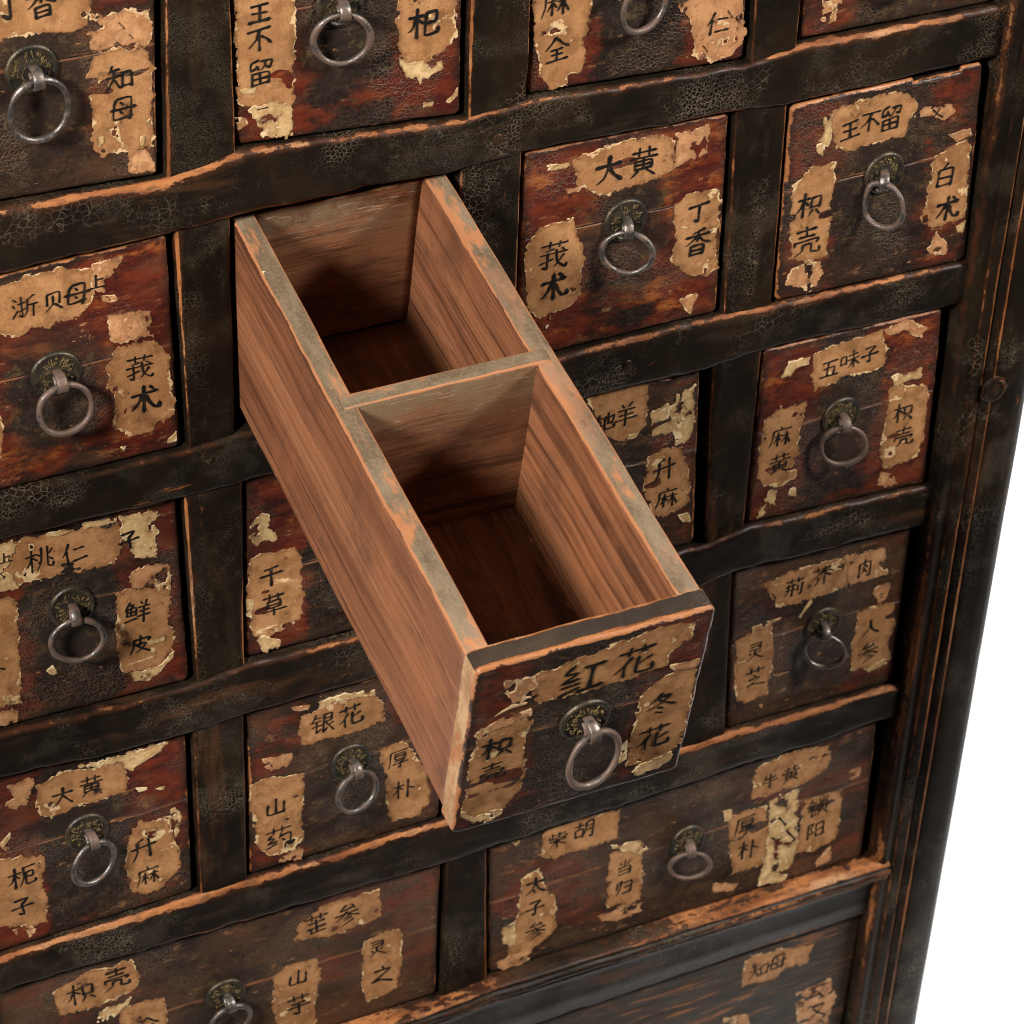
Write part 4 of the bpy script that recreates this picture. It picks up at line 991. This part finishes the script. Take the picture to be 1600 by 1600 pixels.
def draw_char(mb, ch, cx, cz_, size, rng, y):
    """one brushed character, strokes of swelling and tapering width; millimetres"""
    rot = rng.uniform(-0.06, 0.06); shear = rng.uniform(0.02, 0.16)
    ca, sa = math.cos(rot), math.sin(rot)
    lev = 0
    nst = len(GLYPH[ch])
    wbase = size * (0.092 if nst > 9 else 0.112 if nst > 5 else 0.135) * rng.uniform(0.9, 1.12)
    for pts, taper in GLYPH[ch]:
        P = [(p[0] + rng.uniform(-.018, .018), p[1] + rng.uniform(-.018, .018) + shear * p[0] * 0.5) for p in pts]
        # Catmull-Rom
        Q = []
        E = [P[0]] + P + [P[-1]]
        for i in range(1, len(E) - 2):
            p0, p1, p2, p3 = (np.array(E[i + k]) for k in (-1, 0, 1, 2))
            m = max(3, int(np.hypot(*(p2 - p1)) * 14))
            for q in range(m):
                t = q / m
                tau = 0.28
                Q.append((2 * t**3 - 3 * t**2 + 1) * p1 + (t**3 - 2 * t**2 + t) * tau * (p2 - p0) + (-2 * t**3 + 3 * t**2) * p2 + (t**3 - t**2) * tau * (p3 - p1))
        Q.append(np.array(P[-1]))
        N = len(Q); w0 = wbase * rng.uniform(0.85, 1.2)
        left = []; right = []; ph = rng.uniform(0, 6)
        for i, q in enumerate(Q):
            s = i / (N - 1)
            d = Q[min(i + 1, N - 1)] - Q[max(i - 1, 0)]; d = d / (np.hypot(*d) + 1e-9)
            w = w0 * (1.0 - 0.42 * math.sin(math.pi * min(1, s * 1.05)) + 0.07 * math.sin(ph + 9 * s))
            if taper: w *= 1.18 - 1.0 * s ** 1.6
            if i == 0: w *= 0.62
            if i == N - 1: w *= 0.6
            nrm = np.array([-d[1], d[0]]) * w / 2 / size
            jl, jr = rng.uniform(.93, 1.07), rng.uniform(.93, 1.07)
            left.append(q + nrm * jl); right.append(q - nrm * jr)
        tip = Q[-1] + (Q[-1] - Q[-2]) / (np.hypot(*(Q[-1] - Q[-2])) + 1e-9) * w0 * (0.1 if taper else 0.34) / size
        tail = Q[0] - (Q[1] - Q[0]) / (np.hypot(*(Q[1] - Q[0])) + 1e-9) * w0 * 0.34 / size
        def co(p, k):
            x, z = p[0] * size, p[1] * size
            return ((cx + x * ca - z * sa) / 1e3, (y - 0.012 * lev - 0.004 * k) / 1e3, (cz_ + x * sa + z * ca) / 1e3)
        L = [mb.add(co(p, i)) for i, p in enumerate(left)]; Rr = [mb.add(co(p, i)) for i, p in enumerate(right)]
        a = mb.add(co(tail, 0)); b = mb.add(co(tip, N))
        mb.face((a, Rr[0], L[0]))
        for i in range(N - 1): mb.face((L[i], Rr[i], Rr[i + 1], L[i + 1]))
        mb.face((L[-1], Rr[-1], b))
        lev += 1

# ------------------------------------------------------------------ paper labels
def paper(root, kind, poly, chars, seed, layer):
    rng = random.Random(seed)
    P = np.asarray(poly, float)
    size = math.sqrt(abs(np.sum(P[:, 0] * np.roll(P[:, 1], -1) - np.roll(P[:, 0], -1) * P[:, 1]) / 2))
    step = 0.7 if size > 10 else 0.5
    mn = P.min(0) - 4; mx = P.max(0) + 4
    xs = np.arange(mn[0], mx[0], step); ys = np.arange(mn[1], mx[1], step)
    X, Y = np.meshgrid(xs, ys)
    F = poly_sdf(X, Y, P)
    k = min(1.0, size / 22)
    amp = 1.9 if kind == 't' else 2.4
    F = F + k * amp * fnoise(X / 6.5, Y / 6.5, seed, 2) + k * 2.0 * fnoise(X / 2.1, Y / 2.1, seed + 50, 3) + 0.25
    # scraped holes
    hole = fnoise(X / 8 + 3.1, Y / 8, seed + 90, 4) if kind != 't' else fnoise(X / 11 + 3.1, Y / 11, seed + 90, 4)
    lim = 0.60 if kind == 't' else 0.36
    F = np.minimum(F, (lim - hole) * 6)
    V, faces, bound = contour_sheet(F, xs, ys)
    if not faces: return None
    mb = MB()
    VX = np.array([v[0] for v in V]); VY = np.array([v[1] for v in V]); VF = np.array([v[2] for v in V])
    lift = 0.07 * (1 + fnoise(VX / 9, VY / 9, seed + 7, 3)) + 0.22 * np.clip(1 - VF / 2.5, 0, 1) * np.clip(fnoise(VX / 7, VY / 7, seed + 8, 2), 0, 1)
    y0 = 0.12 + 0.12 * layer
    for x, z, f, l in zip(VX, VY, VF, lift):
        mb.add((x / 1e3, -(y0 + l) / 1e3, z / 1e3), ed=float(f))
    for f in faces: mb.face(f)
    # rim down to the wood
    low = {}
    for a, b in bound:
        for q in (a, b):
            if q not in low:
                v = mb.v[q]; low[q] = mb.add((v[0], -0.00004, v[2]), ed=0.0)
        mb.face((b, a, low[a], low[b]))
    o = mb.build({'t': 'paper_label', 'p': 'paper_scrap', 'c': 'pale_paper_scrap'}[kind], M[{'t': 'tan', 'p': 'pink', 'c': 'pale'}[kind]], root, smooth=True)
    SHEETS.append((xs, ys, F))
    if chars: WRITING.append((o, chars, rng, y0))
    return o

SHEETS = []; WRITING = []
def on_paper(x, z):
    for xs, ys, F in SHEETS:
        i = int(round((z - ys[0]) / (ys[1] - ys[0]))); j = int(round((x - xs[0]) / (xs[1] - xs[0])))
        if 0 <= i < F.shape[0] and 0 <= j < F.shape[1] and F[i, j] > -0.35: return True
    return False

def write_labels():
    for o, chars, rng, y0 in WRITING:
        ik = MB()
        for ch, cx, cy, s in chars:
            draw_char(ik, ch, cx, cy, s, rng, -(y0 + 0.40))
        keep = [k for k, f in enumerate(ik.f) if on_paper(*(1e3 * sum(ik.v[q][c] for q in f) / len(f) for c in (0, 2)))]
        # strokes have torn away together with the paper
        ik.f = [ik.f[k] for k in keep]; ik.m = [0] * len(keep); ik.s = [False] * len(keep)
        used = sorted({q for f in ik.f for q in f}); mp_ = {q: n for n, q in enumerate(used)}
        ik.v = [ik.v[q] for q in used]; ik.f = [tuple(mp_[q] for q in f) for f in ik.f]
        if ik.f: ik.build('brush_writing', M['ink'], o, smooth=False)
    SHEETS.clear(); WRITING.clear()

# ------------------------------------------------------------------ ring pulls
def ring_pull(root, cx, cz_, swing, rad0, seed, yb=0.0, tilt_deg=0.0):
    rng = random.Random(seed)
    mb = MB(); n = 40
    pr = [(15.6, 0.1), (15.8, -0.8), (15.2, -1.9), (14.2, -2.4), (13.3, -2.2), (12.6, -1.5), (11.9, -1.3), (8.5, -1.7), (5.0, -2.1), (0.4, -2.3)]
    sq = 1 + rng.uniform(-.03, .03); rows = []
    for r_, y in pr:
        rows.append([mb.add(((cx + r_ * math.cos(2 * math.pi * k / n) * sq) / 1e3, y / 1e3 + yb, (cz_ + r_ * math.sin(2 * math.pi * k / n) / sq) / 1e3)) for k in range(n)])
    for i in range(len(rows) - 1):
        for k in range(n):
            mb.face((rows[i][k], rows[i][(k + 1) % n], rows[i + 1][(k + 1) % n], rows[i + 1][k]))
    mb.face(rows[-1])
    plate = mb.build('back_plate', M['bronze'], root)
    # worn relief: four blocks of raised bars round the middle
    rb = MB()
    def bar(x, z, w, h, a):
        ca, sa = math.cos(a), math.sin(a)
        def q(u, v, y): return ((cx + (x + u * ca - v * sa)) / 1e3, y / 1e3 + yb, (cz_ + (z + u * sa + v * ca)) / 1e3)
        b = [rb.add(q(u, v, -1.2)) for u, v in ((-w, -h), (w, -h), (w, h), (-w, h))]
        t = [rb.add(q(u * .8, v * .7, -2.25)) for u, v in ((-w, -h), (w, -h), (w, h), (-w, h))]
        rb.face(t)
        for k in range(4): rb.face((b[k], b[(k + 1) % 4], t[(k + 1) % 4], t[k]))
    for k in range(8):
        a0 = 2 * math.pi * k / 8 + 0.2
        ox, oz = 8.4 * math.cos(a0), 8.4 * math.sin(a0)
        for j in range(7):
            bar(ox + rng.uniform(-3.0, 3.0), oz + rng.uniform(-3.0, 3.0), rng.uniform(0.7, 1.9), rng.uniform(.25, .42), rng.choice((0, 0, math.pi / 2)) + rng.uniform(-.15, .15) + a0)
    rb.build('relief', M['brass'], plate, smooth=False)
    # strap loop through the plate
    lp = MB(); sw = R(swing)
    path = [(0, -0.5, 2.2), (0, -4, 3.2), (0, -8, 3.4), (0, -11.5, 1.9), (0, -13.6, -1.0), (0, -13.9, -4.0), (0, -12.2, -6.6), (0, -9.2, -7.2), (0, -6.5, -5.4), (0, -4.4, -2.6), (0, -0.5, -1.2)]
    pts = []
    for i in range(len(path) - 1):
        for q in range(3):
            t = q / 3; a, b = path[i], path[i + 1]
            pts.append(tuple(a[k] + (b[k] - a[k]) * t for k in range(3)))
    pts.append(path[-1])
    def place(p):
        x, y, z = p; s = sw * 0.55
        return ((cx + x * math.cos(s) - y * math.sin(s)) / 1e3, (x * math.sin(s) + y * math.cos(s)) / 1e3 + yb, (cz_ + z) / 1e3)
    W, T = 3.0, 0.9
    for sgn in (0,):
        rows = []
        for i, p in enumerate(pts):
            a = pts[max(i - 1, 0)]; b = pts[min(i + 1, len(pts) - 1)]
            ty, tz = b[1] - a[1], b[2] - a[2]; L = math.hypot(ty, tz) + 1e-9
            ny, nz = -tz / L, ty / L
            w = W * (0.86 + 0.3 * math.sin(math.pi * i / (len(pts) - 1)))
            rows.append([lp.add(place((u * w, p[1] + v * ny * T, p[2] + v * nz * T))) for u, v in ((-1, -.4), (-.8, -1), (0, -1.15), (.8, -1), (1, -.4), (1, .5), (.8, 1), (0, .9), (-.8, 1), (-1, .5))])
        for i in range(len(rows) - 1):
            for k in range(10): lp.face((rows[i][k], rows[i][(k + 1) % 10], rows[i + 1][(k + 1) % 10], rows[i + 1][k]))
    lp.build('strap_loop', M['iron'], root)
    # the ring, hanging from the loop and leaning on the drawer face
    rg = MB(); n = 56; tilt = R(tilt_deg + rng.uniform(-7, 5)); ring = []
    lean = R(rng.uniform(-6, 6)); ex = 1 + rng.uniform(-.04, .05)
    for k in range(n):
        a = 2 * math.pi * k / n
        rad = rad0 * 0.95; x = rad * ex * math.cos(a) + 0.35 * math.sin(3 * a + seed); z = rad * math.sin(a) / ex - rad + 1.6
        x, z = x * math.cos(lean) - z * math.sin(lean), x * math.sin(lean) + z * math.cos(lean)
        y = -10.8 - z * math.sin(tilt)
        x2 = x * math.cos(sw) ; y2 = y + x * math.sin(sw)
        z2 = z * math.cos(tilt) - 4.4
        ring.append((( cx + x2 + math.sin(sw * .55) * 10.5) / 1e3, min(y2, -2.6) / 1e3 + yb, (cz_ + z2) / 1e3))
    tube(rg, ring, lambda s: 0.00198 * (1 + 0.14 * math.sin(6.28 * s * 2 + seed) + 0.07 * math.sin(6.28 * s * 7 + seed)), 12, closed=True)
    rg.build('ring', M['iron'], root)

# ------------------------------------------------------------------ drawers
def drawer_front(root, d, depth, seed, mats, red, rnd=4.0, fine=1.3, tint='front', rough=0.45):
    q = np.asarray(d['q'], float)
    P = q
    mn = P.min(0) - 2; mx = P.max(0) + 2
    xs = np.arange(mn[0], mx[0] + fine, fine); ys = np.arange(mn[1], mx[1] + fine, fine)
    X, Y = np.meshgrid(xs, ys)
    # rounded corners: shrink by the radius, then grow again
    c = P.mean(0); sh = []
    for k in range(4):
        a, b, e = P[k - 1], P[k], P[(k + 1) % 4]
        u = (a - b) / np.hypot(*(a - b)); v = (e - b) / np.hypot(*(e - b))
        sh.append(b + (u + v) * rnd)
    F = np.minimum(poly_sdf(X, Y, np.array(sh)) + rnd, poly_sdf(X, Y, P))
    F = F + rough * fnoise(X / 22, Y / 22, seed, 2) + 0.5 * rough * fnoise(X / 6, Y / 6, seed + 3, 2)
    if 'chip' in d:
        x0, x1, dp = d['chip']; zt = P[:, 1].max()
        F = np.minimum(F, np.maximum(np.maximum(x0 - X, X - x1) * 1.2, (zt - dp - 0.03 * (x1 - X)) - Y) + 0.5 * fnoise(X / 5, Y / 5, 5, 2))
    V, faces, bound = contour_sheet(F, xs, ys)
    mb = MB()
    rx, rz = d['ring'][:2] if 'ring' in d else (0, -1e3)
    hw = (P[:, 0].max() - P[:, 0].min()) / 2
    r = 2.3
    VX = np.array([v[0] for v in V]); VY = np.array([v[1] for v in V]); VF = np.array([v[2] for v in V])
    jslope = 0.012 * ((seed * 7) % 5 - 2)
    top_d = (P[0, 1] + (P[1, 1] - P[0, 1]) * (VX - P[0, 0]) / (P[1, 0] - P[0, 0])) - VY
    VE = VF - 1.3 * np.clip(1 - top_d / 4.0, 0, 1)
    wav = 0.35 * fnoise(VX / 40, VY / 14, seed + 9, 3)
    for x, z, f, fe, wv in zip(VX, VY, VF, VE, wav):
        dd = min(max(f, 0), r)
        y = r - math.sqrt(max(r * r - (r - dd) ** 2, 0))
        mb.add((x / 1e3, (y - wv * min(1, f / 3)) / 1e3, z / 1e3), ed=float(fe), rd=float(math.hypot(x - rx, (z - rz + 12) * 0.8)), ux=float(abs(x) / hw), joint=float(abs(z - rz - 2 - jslope * x - 0.5 * math.sin(x * 0.11 + seed))) if 'ring' in d else 50.0, wear=math.exp(-f / 2.0))
    for f in faces: mb.face(f)
    prev = {}
    def lift(qi, y):
        v = mb.v[qi]; a = mb.att
        return (v[0], y / 1e3, v[2])
    levels = [r + 0.6, r + 2.5, r + 5.0, depth - 2.5, depth - 0.8, depth]
    mapv = {a: a for e in bound for a in e}
    for li, y in enumerate(levels):
        nm = {}
        near = min(y - r, depth - y)
        for a in mapv:
            v = mb.v[a]; ins = 0.0
            nm[a] = mb.add((v[0], y / 1e3, v[2]), ed=3.0 + near, rd=80.0, ux=1.0, joint=50.0, wear=math.exp(-near / 1.6))
        for a, b in bound:
            nx, nz = mb.v[b][0] - mb.v[a][0], mb.v[b][2] - mb.v[a][2]
            L = math.hypot(nx, nz) + 1e-9
            ox, oz = nz / L, -nx / L           # outward
            m = 1 if oz > 0.5 else (2 if ox < -0.7 else 1 if abs(ox) > 0.7 else 3)
            mb.face((mapv[b], mapv[a], nm[a], nm[b]), min(m, len(mats) - 1), li == 0)
        mapv = nm
    return mb.build('drawer_front', mats, root)

def add_labels(root, d, seed):
    order = {'t': 0, 'p': 1, 'c': 2}
    for i, (kind, poly, chars) in enumerate(d['labels']):
        paper(root, kind, poly, chars, seed * 100 + i * 7, order[kind])
    write_labels()

INFO = dict(
 A0=('closed drawer with 知母 on its right label and 香 on the top label', 0),
 B0=('closed drawer in the top row with 王不留 down its left label', 0),
 C0=('closed drawer in the top row with 麻 and a torn 全 on its left label', 0),
 D0=('closed drawer at the top right corner, mostly out of the picture', 0),
 A1=('reddish closed drawer with 浙贝母 written across its torn top label', 0),
 A2=('closed drawer with 桃仁 on the top label and 鲜皮 on the right label', 0),
 A3=('closed drawer with 大黄 on the top label and 栀子 on the left label', 0),
 B2=('closed drawer with 干草 on its left label, half hidden behind the open drawer', 0),
 B3=('closed drawer with 银花 on top and 山药 on the left, below the open drawer', 0),
 C1=('orange red closed drawer with 大黄 on top, 莪术 on the left and 丁香 on the right', 0),
 C2=('closed drawer with 升麻 on its right label, right of the open drawer', 0),
 C3=('closed drawer hidden behind the front of the open drawer', 0),
 D1=('closed drawer with a chipped top edge and 王不留 across its top label', 0),
 D2=('red brown closed drawer with 五味子 on the top label and 麻黄 on the left', 0),
 D3=('dark closed drawer with 荆芥 on top, 灵芝 on the left and 人参 on the right', 0),
 WL=('wide brown drawer with 枳壳, 山芋 and 灵之 on scattered labels, at the lower left', 1),
 WR=('wide drawer with 柴胡, 太子参 and 锁阳 on scattered labels, under the open drawer', 1),
 PN=('streaked dark lower panel drawer with a small 知母 label under the projecting moulding', 2),
)
GROUPS = {0: 'closed square drawers', 1: 'wide drawers under the square ones', 2: None}

def closed_drawer(key, seed):
    d = DRAWERS[key]; label, gk = INFO[key]
    yf = {'D1': -0.001, 'C1': 0.002, 'A1': 0.002, 'D2': 0.001, 'B3': 0.002, 'PN': 0.004}.get(key, 0.0030)
    root = thing({0: 'small_drawer', 1: 'wide_drawer', 2: 'lower_panel_drawer'}[gk], label, 'drawer', (d['c'][0], yf, d['c'][1]), GROUPS[gk])
    fr = drawer_front(root, d, 18.0, seed, [M['panel' if gk == 2 else 'front'], M['rail'], M['rail'], M['rail']], d['red'], fine=1.3 if gk == 0 else 1.8)
    fr['red'] = float(d['red'])
    q = np.asarray(d['q']); w = min(q[1][0] - q[0][0], q[2][0] - q[3][0]) / 2e3 - 0.006; h0 = max(q[2][1], q[3][1]) / 1e3 + 0.004; h1 = min(q[0][1], q[1][1]) / 1e3 - 0.006
    # the box behind the face
    bx = MB()
    def slab(x0, x1, y0, y1, z0, z1):
        i = [bx.add((x, y, z)) for z in (z0, z1) for x, y in ((x0, y0), (x1, y0), (x1, y1), (x0, y1))]
        for f in ((3, 2, 1, 0), (4, 5, 6, 7), (0, 1, 5, 4), (1, 2, 6, 5), (2, 3, 7, 6), (3, 0, 4, 7)): bx.face([i[k] for k in f])
    slab(-w, -w + .012, .0185, .38, h0, h1); slab(w - .012, w, .0185, .38, h0, h1)
    slab(-w + .0125, w - .0125, .368, .38, h0, h1); slab(-w + .0125, w - .0125, .0185, .3675, h0, h0 + .01)
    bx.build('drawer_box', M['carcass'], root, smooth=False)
    add_labels(root, d, seed)
    if 'ring' in d:
        cx, cz_, sw, rad = d['ring']
        ring_pull(root, cx, cz_, sw, rad, seed)
    return root

for i, key in enumerate(('A0', 'B0', 'C0', 'D0', 'A1', 'C1', 'D1', 'A2', 'B2', 'C2', 'D2', 'A3', 'B3', 'C3', 'D3', 'WL', 'WR', 'PN')):
    closed_drawer(key, 11 + i * 3)

# ------------------------------------------------------------------ the open drawer
op = thing('small_drawer', 'open drawer pulled far out and sagging, two bare wood compartments, 红花 on its front', 'drawer', (-0.4787, -0.3641, 0.4704))
op.rotation_mode = 'XYZ'
op.matrix_world = Matrix.Translation((-0.4787, -0.3641, 0.4704)) @ (Matrix.Rotation(R(-1.44), 4, 'Z') @ Matrix.Rotation(R(11.33), 4, 'X') @ Matrix.Rotation(R(-0.8), 4, 'Y'))
d = DRAWERS['OP']
fr = drawer_front(op, d, 15.0, 301, [M['front'], M['cap'], M['end'], M['rail']], d['red'], rnd=5.0, fine=1.0, rough=0.6)
fr['red'] = float(d['red'])
add_labels(op, d, 301)
ring_pull(op, *d['ring'], 301, tilt_deg=-9.0)
pick = lambda n: 1 if n.z > 0.75 else 0
LEN = 0.392; TK = 0.0143; W2 = 0.0705; ZT = -0.0035; ZB = -0.138
board('side_board', -W2, -W2 + TK, 0.0152, LEN, ZB, ZT, 'y', [M['side_bold'], M['edge']], op, r=0.0016, step=0.006, amp=0.0007, seed=21, matpick=pick)
board('side_board', W2 - TK, W2, 0.0152, LEN, ZB, ZT, 'y', [M['side'], M['edge']], op, r=0.0016, step=0.006, amp=0.0007, seed=22, matpick=pick)

def cross_board(name, y0, y1, zt, seed, ends):
    o = board(name, -W2 + TK - ends, W2 - TK + ends, y0, y1, ZB + 0.012, zt, 'x', [M['cross'], M['edge_x']], op, r=0.0014, step=0.006, amp=0.0006, seed=seed, matpick=pick)
    me = o.data; a = me.attributes.new('top', 'FLOAT', 'POINT')
    a.data.foreach_set('value', [(zt - v.co.z) * 1e3 for v in me.vertices])
    return o
cross_board('back_board', LEN - 0.0125, LEN - 0.0005, ZT - 0.004, 31, -0.0002)
cross_board('partition', 0.2050, 0.2160, ZT + 0.0005, 35, 0.0085)
board('bottom_board', -W2 + TK + 0.0002, W2 - TK - 0.0002, 0.0154, LEN - 0.013, ZB + 0.001, ZB + 0.0115, 'y', M['floor_wood'], op, step=0.02, seed=41)
